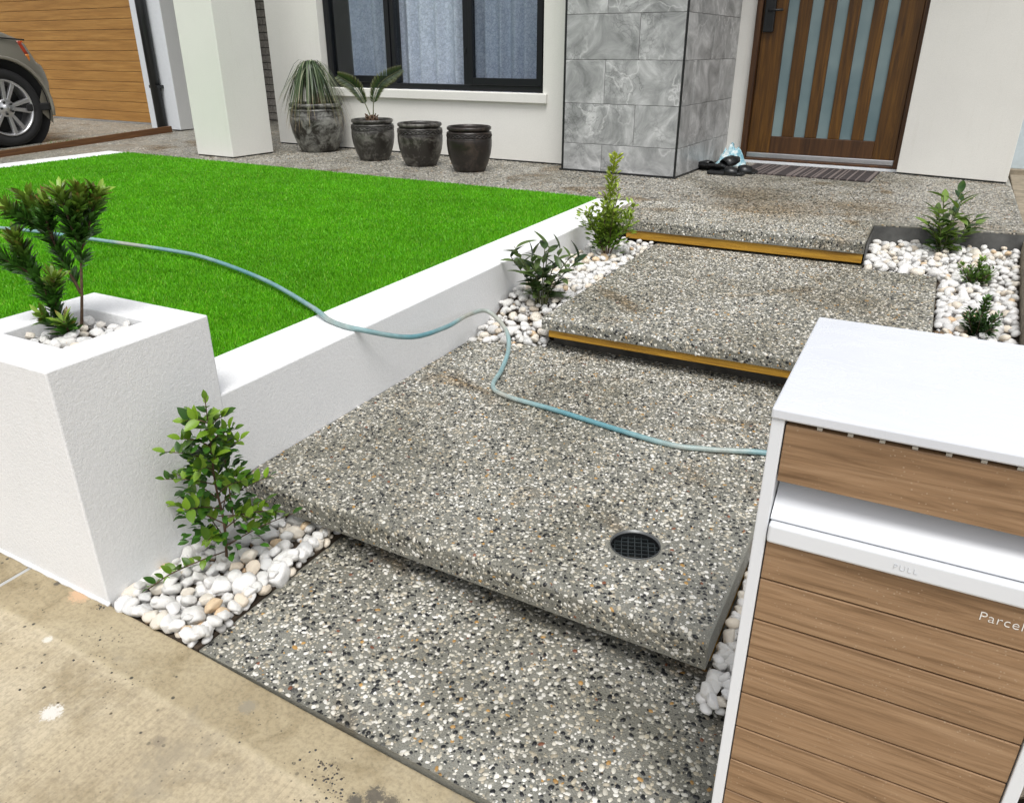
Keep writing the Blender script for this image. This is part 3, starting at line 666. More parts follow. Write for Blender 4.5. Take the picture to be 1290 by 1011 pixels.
box('sash_lock', (-3.56, -3.545, V0-0.012, V0-0.0005, 0.82, 0.86), M['black_trim'], win, 0.002)
# room behind, curtain
box('room_back', (-5.5, -2.48, VW+0.9, VW+0.93, 0.0, WT), M['grey_render'], house, 0)
box('room_floor', (-5.5, -2.48, VW+0.225, VW+0.9, 0.30, 0.33), M['frame_wood'], house, 0)
def curtain():
    m = MB(); vs = []; fs = []; n = 260; rows = [0.36, 2.3]
    for z in rows:
        for i in range(n):
            u = -4.90 + 2.12*i/(n-1); ph = u*44 + 2.2*math.sin(u*4.1); v = VW+0.215 + 0.036*math.sin(ph) + 0.010*math.sin(ph*1.7+1)
            vs.append((u, v, z))
    for i in range(n-1): fs.append((i, i+1, n+i+1, n+i))
    m.add(vs, fs, True); o = m.build('curtain', M['lace']); o.location = HO; o.rotation_euler = (0, 0, TH)
    setp(o, 'pale blue white lace curtain hanging behind the black window', 'curtain')
curtain()
# white porch column
box('column', (-5.656, -5.207, -2.025, -1.565, 0.010, 2.9), M['cream_render'], house, 0.004)
box('base_trim', (-5.650, -5.213, -2.018, -1.572, -0.006, 0.010), M['black_trim'], house, 0)
# garage pier, downpipe, garage door, brick wall in the recess
box('wall', (-8.205, -7.700, -0.60, 0.30, 0.006, WT), M['white_gloss'], house, 0.004)
box('wall', (-7.6995, -7.694, -0.594, 0.295, 0.008, WT), M['grey_render'], house, 0)
dp = MB().tube([(-7.93, -0.660, -0.02), (-7.93, -0.660, 2.6)], 0.056, 14).build('downpipe', M['black_trim'], house)
for z in (0.45, 1.6): MB().box(-8.0, -7.86, -0.69, -0.602, z, z+0.03).build('pipe_clip', M['black_trim'], house)
gd = empty('garage_door', (0, 0, 0)); gd.parent = house
GZ = 0.02; 
k = 0
while GZ < 2.4:
    box('panel', (-13.6, -8.64 if False else -8.50, -0.275, -0.235, GZ+0.001, GZ+0.1135), M['garage_wood'], gd, 0.004); GZ += 0.116; k += 1
box('backing', (-13.6, -8.50, -0.236, -0.20, 0.0, 2.45), M['frame_wood'], gd, 0)
box('bottom_seal', (-13.6, -8.51, -0.268, -0.2365, 0.002, 0.0215), M['metal'], gd, 0.003)
box('wall', (-8.50, -8.206, -0.30, 0.2, 0.004, WT), M['white_gloss'], house, 0.003)
box('wall', (-13.9, -8.206, -0.31, 0.2, 2.452, WT+0.3), M['cream_render'], house, 0)
bk = empty('brick_wall', (0, 0, 0)); bk.parent = house
box('mortar_bed', (-8.53, -5.733, 0.955, 1.05, 0.0, WT), M['mortar'], bk, 0)
bme = MB().box(-0.115, 0.115, 0, 0.02, 0, 0.076).mesh('brick', M['brick']); bevel_mesh(bme, 0.003, 1)
bhe = MB().box(-0.055, 0.055, 0, 0.02, 0, 0.076).mesh('brick_half', M['brick']); bevel_mesh(bhe, 0.003, 1)
for r_ in range(25):
    z = 0.01 + r_*0.086; x = -8.53 + (0.0 if r_ % 2 else -0.12); i = 0
    while x < -5.78:
        o = link('brick', bme, bk)
        cx = x + 0.12
        if x < -8.53: o.data = bhe; cx = -8.53+0.056
        elif x + 0.24 > -5.735: o.data = bhe; cx = x + 0.06
        o.location = (cx, 0.937 + random.uniform(0, 0.003), z); x += 0.24
# eaves and porch ceiling above the picture
box('roof', (-14.0, 0.55, -0.9, 3.0, 3.02, 3.25), M['grey_render'], house, 0)

# doormat
dm = MB(); n = 26
mt = empty('doormat', H(-0.79, -0.40), TH); setp(mt, 'dark striped doormat in front of the timber door', 'doormat')
M['mat_dark'] = mat_plain('mat_dark', (0.045, 0.036, 0.036), 0.95, var=0.3, nscale=200, bump=0.5)
M['mat_light'] = mat_plain('mat_light', (0.17, 0.14, 0.13), 0.95, var=0.3, nscale=200, bump=0.5)
x = -0.47
while x < 0.465:
    wd = random.choice((0.008, 0.010, 0.013)); wd = min(wd, 0.47-x)
    dk = random.random() < 0.68
    box('stripe', (x, x+wd-0.0008, -0.27+random.uniform(-.004, .004), 0.275+random.uniform(-.004, .004), 0.001, 0.010 if dk else 0.012), M['mat_dark' if dk else 'mat_light'], mt, 0); x += wd

# ================================================================== plants
CR = R(27.67)                                   # plants are modelled in a frame turned like this
def leaf_mesh(name, L, W, mat, fold=0.25, droop=0.15, n=5, tipw=0.8):
    vs = []; fs = []
    for i in range(n+1):
        t = i/n; hw = W/2*math.sin(math.pi*min(1, t**tipw))**0.72 if 0 < t < 1 else 0.0008
        z = -droop*L*t*t; vs += [(t*L, -hw, z+hw*fold), (t*L, 0, z), (t*L, hw, z+hw*fold)]
    for i in range(n):
        a = 3*i; fs += [(a, a+3, a+4, a+1), (a+1, a+4, a+5, a+2)]
    return MB().add(vs, fs, True).mesh(name, mat)

def frame(d, up=Vector((0, 0, 1)), roll=0.0):
    x = d.normalized(); y = up.cross(x)
    if y.length < 1e-3: y = Vector((0, 1, 0)).cross(x)
    y.normalize(); z = x.cross(y); m = Matrix((x, y, z)).transposed().to_4x4()
    return m @ Matrix.Rotation(roll, 4, 'X')

class Foliage:
    """many small leaves joined into one mesh with a colour per leaf"""
    def __init__(s): s.V = []; s.T = []; s.C = []; s.n = 0
    def leaf(s, p, d, L, W, c, up=Vector((0, 0, 1)), fold=0.25, droop=0.1, tipc=None, roll=0.0):
        M4 = frame(d, up, roll); M3 = np.array(M4.to_3x3()); pts = []
        for t, w in ((0, 0.06), (0.35, 0.85), (0.7, 0.8), (1, 0.0)):
            hw = W/2*w; z = -droop*L*t*t
            pts += [(t*L, -hw, z+hw*fold), (t*L, 0, z), (t*L, hw, z+hw*fold)]
        P = np.array(pts) @ M3.T + np.array(p); s.V.append(P)
        T = []
        for i in range(3):
            a = 3*i; T += [(a, a+3, a+4), (a, a+4, a+1), (a+1, a+4, a+5), (a+1, a+5, a+2)]
        s.T.append(np.array(T)+s.n); s.n += 12
        cc = np.tile(np.array(c), (12, 1))
        if tipc is not None: cc[6:9] = 0.5*np.array(c)+0.5*np.array(tipc); cc[9:] = tipc
        s.C.append(cc)
    def build(s, name, mat, parent):
        o = link(name, np_mesh(name, np.concatenate(s.V), np.concatenate(s.T), mat, np.concatenate(s.C)), parent); o["kind"] = "stuff"; return o

M['leaf_bright'] = mat_leaf('leaf_bright', (0.028, 0.090, 0.008), (0.19, 0.33, 0.022))
M['leaf_dark'] = mat_leaf('leaf_dark', (0.016, 0.045, 0.012), (0.11, 0.17, 0.045), rough=0.3)
M['leaf_mid'] = mat_leaf('leaf_mid', (0.022, 0.065, 0.012), (0.17, 0.27, 0.045), rough=0.32)
M['leaf_v'] = mat_leaf_vcol('foliage', 0.4)
M['bark'] = mat_plain('bark', (0.10, 0.06, 0.035), 0.9, var=0.35, nscale=80, bump=0.5)
M['green_stem'] = mat_plain('green_stem', (0.10, 0.11, 0.04), 0.7, var=0.3)
def rv(a=1.0): return Vector((random.gauss(0, 1), random.gauss(0, 1), random.gauss(0, 1))).normalized()*a
def polyat(pts, t):
    t = min(max(t, 0), 0.9999)*(len(pts)-1); i = int(t); f = t-i; a, b = Vector(pts[i]), Vector(pts[i+1]); return a.lerp(b, f), (b-a).normalized()

# --- bottlebrush-like shrub in the planter
def shrub_planter():
    o = empty('shrub', (-1.85, 1.137, 0.195), CR); setp(o, 'upright dark shrub with brown tips growing in the white planter', 'shrub')
    br = {'A': [(0.004, 0.01, -0.01), (0.008, 0.0, 0.10), (0.003, 0.0, 0.21), (0.0, -0.01, 0.30), (0.0, 0, 0.35)], 'A2': [(0.004, 0, 0.21), (0.018, 0.012, 0.27), (0.03, 0.02, 0.345)],
          'A3': [(0.003, 0, 0.22), (-0.01, -0.025, 0.28), (-0.03, -0.035, 0.355)],
          'B': [(0.006, 0, 0.10), (-0.043, 0.01, 0.18), (-0.088, 0.012, 0.262), (-0.138, 0.02, 0.335)], 'B2': [(-0.07, 0.01, 0.235), (-0.07, -0.015, 0.28), (-0.064, -0.02, 0.325)],
          'B3': [(-0.088, 0.012, 0.262), (-0.12, -0.02, 0.29), (-0.15, -0.03, 0.315)],
          'C': [(-0.012, -0.02, -0.015), (-0.066, -0.02, 0.10), (-0.118, -0.015, 0.18), (-0.148, -0.02, 0.255)], 'C2': [(-0.105, -0.02, 0.155), (-0.145, -0.04, 0.19), (-0.185, -0.045, 0.215)],
          'D': [(-0.03, -0.02, 0.02), (-0.045, -0.03, 0.09), (-0.043, -0.035, 0.15)], 'E': [(0.0, -0.03, -0.01), (-0.03, -0.05, 0.035), (-0.055, -0.06, 0.06)], 'F': [(0.0, -0.03, -0.01), (0.004, -0.055, 0.02), (0.0, -0.07, 0.05)]}
    st = MB(); F = Foliage()
    for kname, pts in br.items():
        pts = catmull([(q[0]+0.25*q[2], q[1], q[2]) for q in pts], 4); st.tube(pts, [0.0042*(1-0.7*i/len(pts)) for i in range(len(pts))], 6)
        n = {'A': 230, 'B': 270, 'C': 250, 'C2': 130, 'B3': 110, 'D': 130, 'E': 60, 'F': 50}.get(kname, 140)
        for i in range(n):
            lo = 0.38 if kname == 'A' else (0.08 if kname in 'BCD' else 0.1)
            t = lo + (1-lo)*random.random()**0.75; p, d = polyat(pts, t); s = rv(); s = (s - d*s.dot(d)).normalized()
            dirv = d*random.uniform(0.6, 1.4) + s*random.uniform(0.5, 1.15); L = random.uniform(0.026, 0.046)
            tip = max(0, t-0.62)/0.38; base = np.array((0.045, 0.13, 0.016))*(1-tip) + np.array((0.17, 0.27, 0.032))*tip
            base = base*random.uniform(0.55, 1.5); tipc = base*1.3 if random.random() < 0.8 else np.array((0.16, 0.075, 0.025))*random.uniform(0.6, 1.3)
            F.leaf(p + s*0.003, dirv, L, L*0.30, base, up=d, tipc=tipc if tip > 0.2 else None, roll=random.uniform(-0.5, 0.5))
    st.build('stem', M['bark'], o); F.build('foliage', M['leaf_v'], o)
shrub_planter()

# --- leafy bush in the near pebble corner: every leaf a part
def bush_near():
    random.seed(19)
    o = empty('bush', (-1.455, 1.14, -0.385), CR); setp(o, 'small bush with round bright green leaves beside the white planter', 'bush')
    st = MB(); ms = [leaf_mesh('leaf', l, l*r, M['leaf_bright'], 0.3, 0.18, 5, 0.9) for l, r in ((0.037, 0.58), (0.043, 0.56), (0.031, 0.62))]
    main = catmull([(0.0, 0, 0), (0.012, 0.0, 0.12), (0.008, 0.0, 0.24), (0.016, 0, 0.36), (0.022, 0, 0.475)], 5)
    st.tube(main, [0.0045*(1-0.75*i/len(main)) for i in range(len(main))], 6); brs = [(main, 0.45, 22)]
    for i in range(26):
        t = 0.1 + 0.78*(i/26)**0.9; p, d = polyat(main, t); az = i*2.4 + random.uniform(-0.4, 0.4)
        ln = (0.215 - 0.165*t)*random.uniform(0.6, 1.1); out = Vector((math.cos(az), math.sin(az)*0.75, random.uniform(0.25, 0.7)))
        pts = catmull([p, p + out*ln*0.5 + Vector((0, 0, 0.004)), p + out*ln + Vector((0, 0, -0.006))], 4); st.tube(pts, [0.0020*(1-0.6*k/len(pts)) for k in range(len(pts))], 5); brs.append((pts, 0.28, 9 if t < 0.6 else 7))
    low = catmull([(0, 0, 0.03), (-0.05, -0.05, 0.035), (-0.11, -0.10, 0.03), (-0.16, -0.14, 0.01)], 4); st.tube(low, 0.0018, 5); brs.append((low, 0.25, 14))
    rt = catmull([(0, 0, 0.14), (0.06, -0.01, 0.15), (0.12, 0.0, 0.155), (0.155, 0.01, 0.145)], 4); st.tube(rt, 0.0018, 5); brs.append((rt, 0.3, 12))
    cnt = 0
    for pts, lo, n in brs:
        for i in range(n):
            if cnt >= 298: break
            t = lo + (1-lo)*(i+0.7)/n; p, d = polyat(pts, t); s = rv(); s = (s-d*s.dot(d)).normalized() if i < n-1 else d*0.2
            if i % 2: s = -s if s.z < -0.2 else s
            dirv = d*0.55 + s + Vector((0, 0, 0.25)); q = link('leaf', random.choice(ms), o); cnt += 1
            q.matrix_local = Matrix.Translation(p) @ frame(dirv, Vector((random.uniform(-.4, .4), random.uniform(-.7, .1), 1))) @ Matrix.Scale(random.uniform(0.75, 1.12)*(0.8 if t > 0.9 else 1), 4)
    F = Foliage()
    for i in range(300):
        t = random.uniform(0.14, 0.8); p, d = polyat(main, t); rr_ = (0.125*(1-t)**0.8+0.012)*math.sqrt(random.random()); az = random.uniform(0, 6.28); q = p + Vector((math.cos(az)*rr_, math.sin(az)*rr_*0.8, random.uniform(-0.02, 0.03)))
        F.leaf(q, Vector((math.cos(az), math.sin(az), random.uniform(-0.3, 0.9))), random.uniform(0.024, 0.036), 0.019, np.array((0.034, 0.105, 0.010))*random.uniform(0.35, 1.9), roll=random.uniform(-.5, .5), fold=0.3)
    F.build('inner_foliage', M['leaf_v'], o)
    st.tube([(0.035, 0.01, 0.1), (0.04, 0.012, 0.30)], 0.002, 6)
    st.build('stem', M['bark'], o); o.scale = (0.95, 0.95, 1.0)
bush_near()

# --- plants with lance-shaped leaves
def lance_plant(loc, label, mat, H_, spread, nst, per, Ls, seed, lean=(0, 0)):
    random.seed(seed); o = empty('plant', loc, CR); setp(o, label, 'plant'); st = MB()
    ms = [leaf_mesh('leaf', l, l*r, mat, 0.35, d, 6, 0.8) for l, r, d in ((Ls, 0.38, 0.10), (Ls*0.82, 0.44, 0.18), (Ls*1.05, 0.35, 0.24))]
    for k in range(nst):
        az = k*2.39 + random.uniform(-0.3, 0.3); rr = spread*math.sqrt((k+0.3)/nst); h = H_*random.uniform(0.62, 0.98)*(1-0.28*rr/spread)
        tip = Vector((math.cos(az)*rr*0.62+lean[0]*h, math.sin(az)*rr*0.45+lean[1]*h, h*0.86))
        pts = catmull([(math.cos(az)*0.012, math.sin(az)*0.012, -0.02), (tip.x*0.35, tip.y*0.35, tip.z*0.45), tip], 5)
        st.tube(pts, [0.0032*(1-0.55*i/len(pts)) for i in range(len(pts))], 6)
        for i in range(per):
            t = 0.22 + 0.78*(i+0.6)/per; p, d = polyat(pts, t); a2 = az + i*2.2; s = Vector((math.cos(a2), math.sin(a2), 0))
            f = (i+0.5)/per; dirv = s*random.uniform(0.75, 1.1)*(1.0-0.25*f) + d*random.uniform(0.2, 0.9)*(0.7+0.5*f); q = link('leaf', random.choice(ms), o)
            q.matrix_local = Matrix.Translation(p) @ frame(dirv, Vector((0, 0, 1)) if abs(dirv.normalized().z) < 0.9 else Vector((1, 0, 0)), random.uniform(-0.4, 0.4)) @ Matrix.Scale(random.uniform(0.7, 1.1), 4)
    st.build('stem', M['green_stem'], o)
lance_plant((-1.40, 2.945, -0.18), 'dark plant with long pointed leaves against the low white wall', M['leaf_dark'], 0.40, 0.29, 10, 11, 0.092, 11)
lance_plant((0.135, 4.50, -0.13), 'tall plant with long pointed leaves in the right pebble bed below the door wall', M['leaf_mid'], 0.43, 0.27, 9, 10, 0.105, 23)

# --- tall small-leaved shrub near the porch, and two tiny clumps
def small_leaf(loc, label, cat, H_, rad, n, L, cols, taper, seed, nst=9, name='shrub', up=0.7):
    random.seed(seed); o = empty(name, loc, CR); setp(o, label, cat); st = MB(); F = Foliage()
    stems = []
    for k in range(nst):
        az = k*2.4; main = k == 0; h = H_ if main else H_*random.uniform(0.35, 0.72); rr = 0 if main else rad*random.uniform(0.45, 1.0)*(1 - taper*(h/H_))
        pts = catmull([(0.006*math.cos(az), 0.006*math.sin(az), -0.02), (rr*0.5*math.cos(az), rr*0.4*math.sin(az), h*0.5), (rr*math.cos(az)+(0.03*H_ if main else 0), rr*0.8*math.sin(az), h)], 5)
        st.tube(pts, [0.0026*(1-0.6*i/len(pts)) for i in range(len(pts))], 5); stems.append((pts, h))
    for i in range(n):
        pts, h = random.choice(stems + stems[:1]*2); t = 0.18 + 0.82*random.random(); p, d = polyat(pts, t); s = rv(); s = (s-d*s.dot(d)).normalized()
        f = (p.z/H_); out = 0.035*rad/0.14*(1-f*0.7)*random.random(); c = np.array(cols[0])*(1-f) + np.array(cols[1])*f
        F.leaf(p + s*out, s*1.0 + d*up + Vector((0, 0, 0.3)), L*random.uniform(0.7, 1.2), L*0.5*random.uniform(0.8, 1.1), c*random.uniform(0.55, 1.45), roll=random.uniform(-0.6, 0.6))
    st.build('stem', M['bark'], o); F.build('foliage', M['leaf_v'], o)
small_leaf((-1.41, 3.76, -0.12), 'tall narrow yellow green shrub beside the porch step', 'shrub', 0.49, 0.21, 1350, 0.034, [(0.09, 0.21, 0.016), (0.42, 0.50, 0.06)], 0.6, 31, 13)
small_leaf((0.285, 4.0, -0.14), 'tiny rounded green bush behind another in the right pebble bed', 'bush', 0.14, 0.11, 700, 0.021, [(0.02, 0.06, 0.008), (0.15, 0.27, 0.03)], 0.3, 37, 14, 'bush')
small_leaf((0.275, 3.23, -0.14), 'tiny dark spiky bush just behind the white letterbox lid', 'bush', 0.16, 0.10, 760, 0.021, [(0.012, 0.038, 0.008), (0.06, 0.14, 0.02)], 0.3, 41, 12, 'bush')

# ================================================================== pots
def _glaze(name, c0, c1, th):
    t = NT(name); v = t.coords(rnd=5.0); f = t.noise(v, 9, 6, 0.65, 0.6); f2 = t.noise(v, 45, 4)
    ad = t.n('Math', operation='MULTIPLY_ADD'); t.l(f2, ad.inputs[0]); ad.inputs[1].default_value = 0.25; t.l(f, ad.inputs[2])
    t.col(t.ramp(ad.outputs[0], [(th-0.06, c0), (th+0.05, tuple((a+b)/2 for a, b in zip(c0, c1))), (th+0.16, c1)])); t.rough(0.34); t.bump(f2, 0.35, 0.004); return t.m
GL = [_glaze('glaze_mottled', (0.016, 0.013, 0.010), (0.24, 0.24, 0.22), 0.62), _glaze('glaze_grey', (0.024, 0.021, 0.017), (0.18, 0.172, 0.155), 0.65), _glaze('glaze_streak', (0.022, 0.018, 0.015), (0.17, 0.16, 0.14), 0.66), _glaze('glaze_dark', (0.014, 0.010, 0.008), (0.06, 0.042, 0.033), 0.66)]
def pot(loc, h, rm, mat, label, soil, braid=True):
    o = empty('plant_pot', loc, random.uniform(0, 6)); setp(o, label, 'pot', 'glazed pots along the window wall')
    k = h/0.325; r = rm
    body = [(r*0.64, 0), (r*0.68, 0.004*k), (r*0.83, 0.06*k), (r*0.95, 0.13*k), (r*0.995, 0.185*k), (r*1.0, 0.225*k), (r*0.985, 0.238*k), (r*0.97, 0.242*k), (r*0.965, 0.275*k), (r*0.94, 0.285*k), (r*0.86, 0.298*k)]
    inner = [(r*0.84, 0.30*k), (r*0.84, 0.27*k), (r*0.88, 0.22*k), (r*0.80, 0.10*k), (0.001, 0.09*k)]
    MB().lathe(body + inner, 40, cap1=False).build('pot_body', mat, o)
    rim = [(r*0.845, 0.299*k), (r*0.93, 0.297*k), (r*0.975, 0.305*k), (r*0.975, 0.318*k), (r*0.93, 0.325*k), (r*0.86, 0.322*k), (r*0.845, 0.31*k)]
    MB().lathe(rim + rim[:1], 40, cap0=False, cap1=False).build('rim', mat, o)
    for z in (0.240, 0.279):
        q = [(r*0.965 + 0.006*math.cos(a), z*k + 0.0045*math.sin(a)) for a in np.linspace(-math.pi/2, math.pi*1.5, 9)]
        MB().lathe(q, 40, cap0=False, cap1=False).build('rib', mat, o)
    if braid:
        m = MB(); n = 26
        for i in range(n):
            for sgn in (-1, 1):
                a0 = 2*math.pi*i/n; pts = []
                for t in np.linspace(0, 1, 5):
                    a = a0 + t*2*math.pi/n*1.3; z = (0.2595 + sgn*0.011*math.cos(math.pi*t))*k; rr = r*0.968 + 0.0035*math.sin(math.pi*(t*0.8+0.1)); pts.append((rr*math.cos(a), rr*math.sin(a), z))
                m.tube(pts, 0.0035, 5)
        m.build('braided_band', mat, o)
    if soil: MB().lathe([(r*0.84, 0.262*k), (r*0.4, 0.275*k), (0.001, 0.28*k)], 24, cap0=False, cap1=False).build('soil', M['soil'], o)
    return o
pot((-5.015, 5.755, 0), 0.415, 0.24, GL[0], 'largest mottled grey pot holding the drooping palm', True, False)
pot((-4.19, 5.484, 0), 0.325, 0.178, GL[1], 'dark glazed pot with braided band holding the cycad', True)
pot((-3.647, 5.38, 0), 0.325, 0.18, GL[2], 'empty streaked glazed pot, third from the column', False)
pot((-3.141, 5.292, 0), 0.325, 0.172, GL[3], 'empty plain dark brown pot nearest the grey tiled pier', False)
def ponytail():
    random.seed(5); o = empty('ponytail_palm', (-5.015, 5.755, 0.34), CR); setp(o, 'drooping thin leaved palm in the largest pot', 'plant')
    MB().tube(catmull([(0, 0, -0.02), (0.005, 0, 0.12), (-0.01, 0, 0.24), (-0.01, 0, 0.37)], 4), [0.05, 0.05, 0.045, 0.04, 0.034, 0.03, 0.028, 0.026, 0.025, 0.024, 0.023, 0.022, 0.02], 10).build('trunk', M['bark'], o)
    V = []; T = []; C = []; base = 0
    for i in range(300):
        az = random.uniform(0, 2*math.pi); w = random.uniform(0.003, 0.0055); n = 9; Rr = 0.05+0.31*random.random()**0.7; dr = random.uniform(0.30, 0.66); ri = random.uniform(0.0, 0.12)
        d = Vector((math.cos(az), math.sin(az)*0.8, 0)); side = Vector((-math.sin(az), math.cos(az), 0)); sw = random.uniform(-0.04, 0.04)
        cg = np.array(random.choice(((0.10, 0.15, 0.07), (0.20, 0.25, 0.14), (0.05, 0.085, 0.04), (0.30, 0.32, 0.21), (0.025, 0.045, 0.02))))
        for j in range(n+1):
            t = j/n; ww = w*(1-t**3); p = Vector((-0.01, 0, 0.36)) + d*(Rr*(0.55*(1-(1-t)**2.2)+0.5*t**1.3)) + side*(sw*t*t) + Vector((0, 0, ri*math.sin(math.pi*min(1, t*1.6))*(1-t) - dr*max(0, t-0.12)**1.35))
            V += [p - side*ww, p + side*ww]
            tan = np.array((0.40, 0.29, 0.15)); f = max(0, (t-0.75)/0.25); c = cg*(1-f)+tan*f; C += [c, c]
            if j < n:
                a = base+2*j; T += [(a, a+2, a+3), (a, a+3, a+1)]
        base += 2*(n+1)
    q = link('foliage', np_mesh('foliage', np.array([tuple(x) for x in V]), np.array(T), M['leaf_v'], np.array(C)), o); q["kind"] = "stuff"
ponytail()
def cycad():
    random.seed(8); o = empty('cycad', (-4.19, 5.484, 0.27), CR); setp(o, 'small cycad with two arching fronds in a braided pot', 'plant')
    m = MB(); m.lathe([(0.03, 0), (0.045, 0.03), (0.04, 0.06), (0.015, 0.085)], 12)
    for i in range(26):
        a = i*2.4; z = 0.01+0.07*i/26; m.tube([(0.04*math.cos(a), 0.04*math.sin(a), z), (0.055*math.cos(a), 0.055*math.sin(a), z+0.02)], [0.009, 0.003], 5)
    m.build('caudex', M['bark'], o)
    for pts in ([(-0.008, 0, 0.07), (-0.06, 0, 0.20), (-0.13, -0.01, 0.31), (-0.25, -0.02, 0.385)], [(0.012, 0, 0.07), (0.03, 0, 0.21), (0.10, -0.01, 0.335), (0.275, -0.03, 0.435)]):
        pts = catmull(pts, 6); F = Foliage(); n = 40
        for i in range(n):
            t = 0.26 + 0.74*i/n; p, d = polyat(pts, t); L = 0.085*math.sin(math.pi*(0.12+0.80*(t-0.26)/0.74))**0.7
            for sg in (-1, 1):
                sd_ = Vector((0, 1, 0)).cross(d)*sg; c = np.array((0.022, 0.045, 0.010))*random.uniform(0.6, 1.6)
                F.leaf(p, sd_*0.95 + d*0.62 + Vector((0, -0.35+random.uniform(-.15, .15), 0.1)), L, 0.0085, c, up=Vector((0, -1, 0.3)), fold=0.5, tipc=np.array((0.12, 0.13, 0.03)))
        f = F.build('frond', M['leaf_v'], o)
        del f["kind"]
        MB().tube(pts, [0.005*(1-0.7*i/len(pts)) for i in range(len(pts))], 6).build('stalk', M['green_stem'], f)
cycad()

# ================================================================== pebble beds
def pebble_meshes(sub, n, seed):
    out = []
    for i in range(n):
        bm = bmesh.new(); bmesh.ops.create_icosphere(bm, subdivisions=sub, radius=1.0)
        o = Vector((seed*3.1+i*7.7, i*3.3, seed))
        ax = random.uniform(1.0, 1.3), random.uniform(0.78, 0.98), random.uniform(0.62, 0.82)
        planes = [(Vector((random.gauss(0, 1), random.gauss(0, 1), random.gauss(0, 0.8))).normalized(), random.uniform(0.66, 0.90)) for _ in range(8)]
        for v in bm.verts:
            d = v.co.normalized(); k = 1 + 0.26*noise.noise(d*0.9+o) + 0.12*noise.noise(d*2.2+o)
            c = d*k; c = Vector((math.copysign(abs(c.x)**0.88, c.x), math.copysign(abs(c.y)**0.88, c.y), math.copysign(abs(c.z)**0.85, c.z)))
            for pn, pd in planes:
                h_ = c.dot(pn) - pd
                if h_ > 0: c = c - pn*h_*0.95
            v.co = Vector((c.x*ax[0], c.y*ax[1], c.z*ax[2]))
        for f in bm.faces: f.smooth = True
        me = bpy.data.meshes.new('pebble'); bm.to_mesh(me); bm.free(); me.materials.append(M['pebble']); out.append(me)
    return out
random.seed(3)
PM_HI = pebble_meshes(3, 9, 1); PM_LO = pebble_meshes(2, 9, 2)
M['pebble_mass'] = mat_vcol('pebble_mass', 0.5, 0.15, 60)
PCOL = np.array([(0.80, 0.79, 0.77), (0.74, 0.73, 0.71), (0.76, 0.68, 0.56), (0.68, 0.48, 0.30), (0.60, 0.58, 0.55)]); PCW = [0.4, 0.3, 0.18, 0.05, 0.07]
def mass(name, P, rads, parent):
    src = PM_LO[0]; sv = np.array([v.co for v in src.vertices]); stt = np.array([tuple(p.vertices) for p in src.polygons])
    Vs = []; Ts = []; Cs = []
    for i, (p, r) in enumerate(zip(P, rads)):
        m3 = np.array(Euler((random.uniform(-.6, .6), random.uniform(-.6, .6), random.uniform(0, 6.28))).to_matrix())
        Vs.append(sv @ m3.T * r + np.array(p)); Ts.append(stt + i*len(sv)); Cs.append(np.tile(PCOL[RNG.choice(5, p=PCW)]*RNG.uniform(0.85, 1.05), (len(sv), 1)))
    o = link(name, np_mesh(name, np.concatenate(Vs), np.concatenate(Ts), M['pebble_mass'], np.concatenate(Cs)), parent); o["kind"] = "stuff"
def darts(bb, inside, r0, r1, tries, pack=0.86, pre=None):
    pts = []; xs = np.zeros((tries, 3)); n = 0
    for t in range(tries):
        r = r0 + (r1-r0)*random.random()**1.5 * (1 - 0.6*t/tries); x, y = random.uniform(bb[0], bb[1]), random.uniform(bb[2], bb[3])
        if not inside(x, y, r): continue
        if n and (np.hypot(xs[:n, 0]-x, xs[:n, 1]-y) < (xs[:n, 2]+r)*pack).any(): continue
        xs[n] = (x, y, r); n += 1
    return xs[:n]
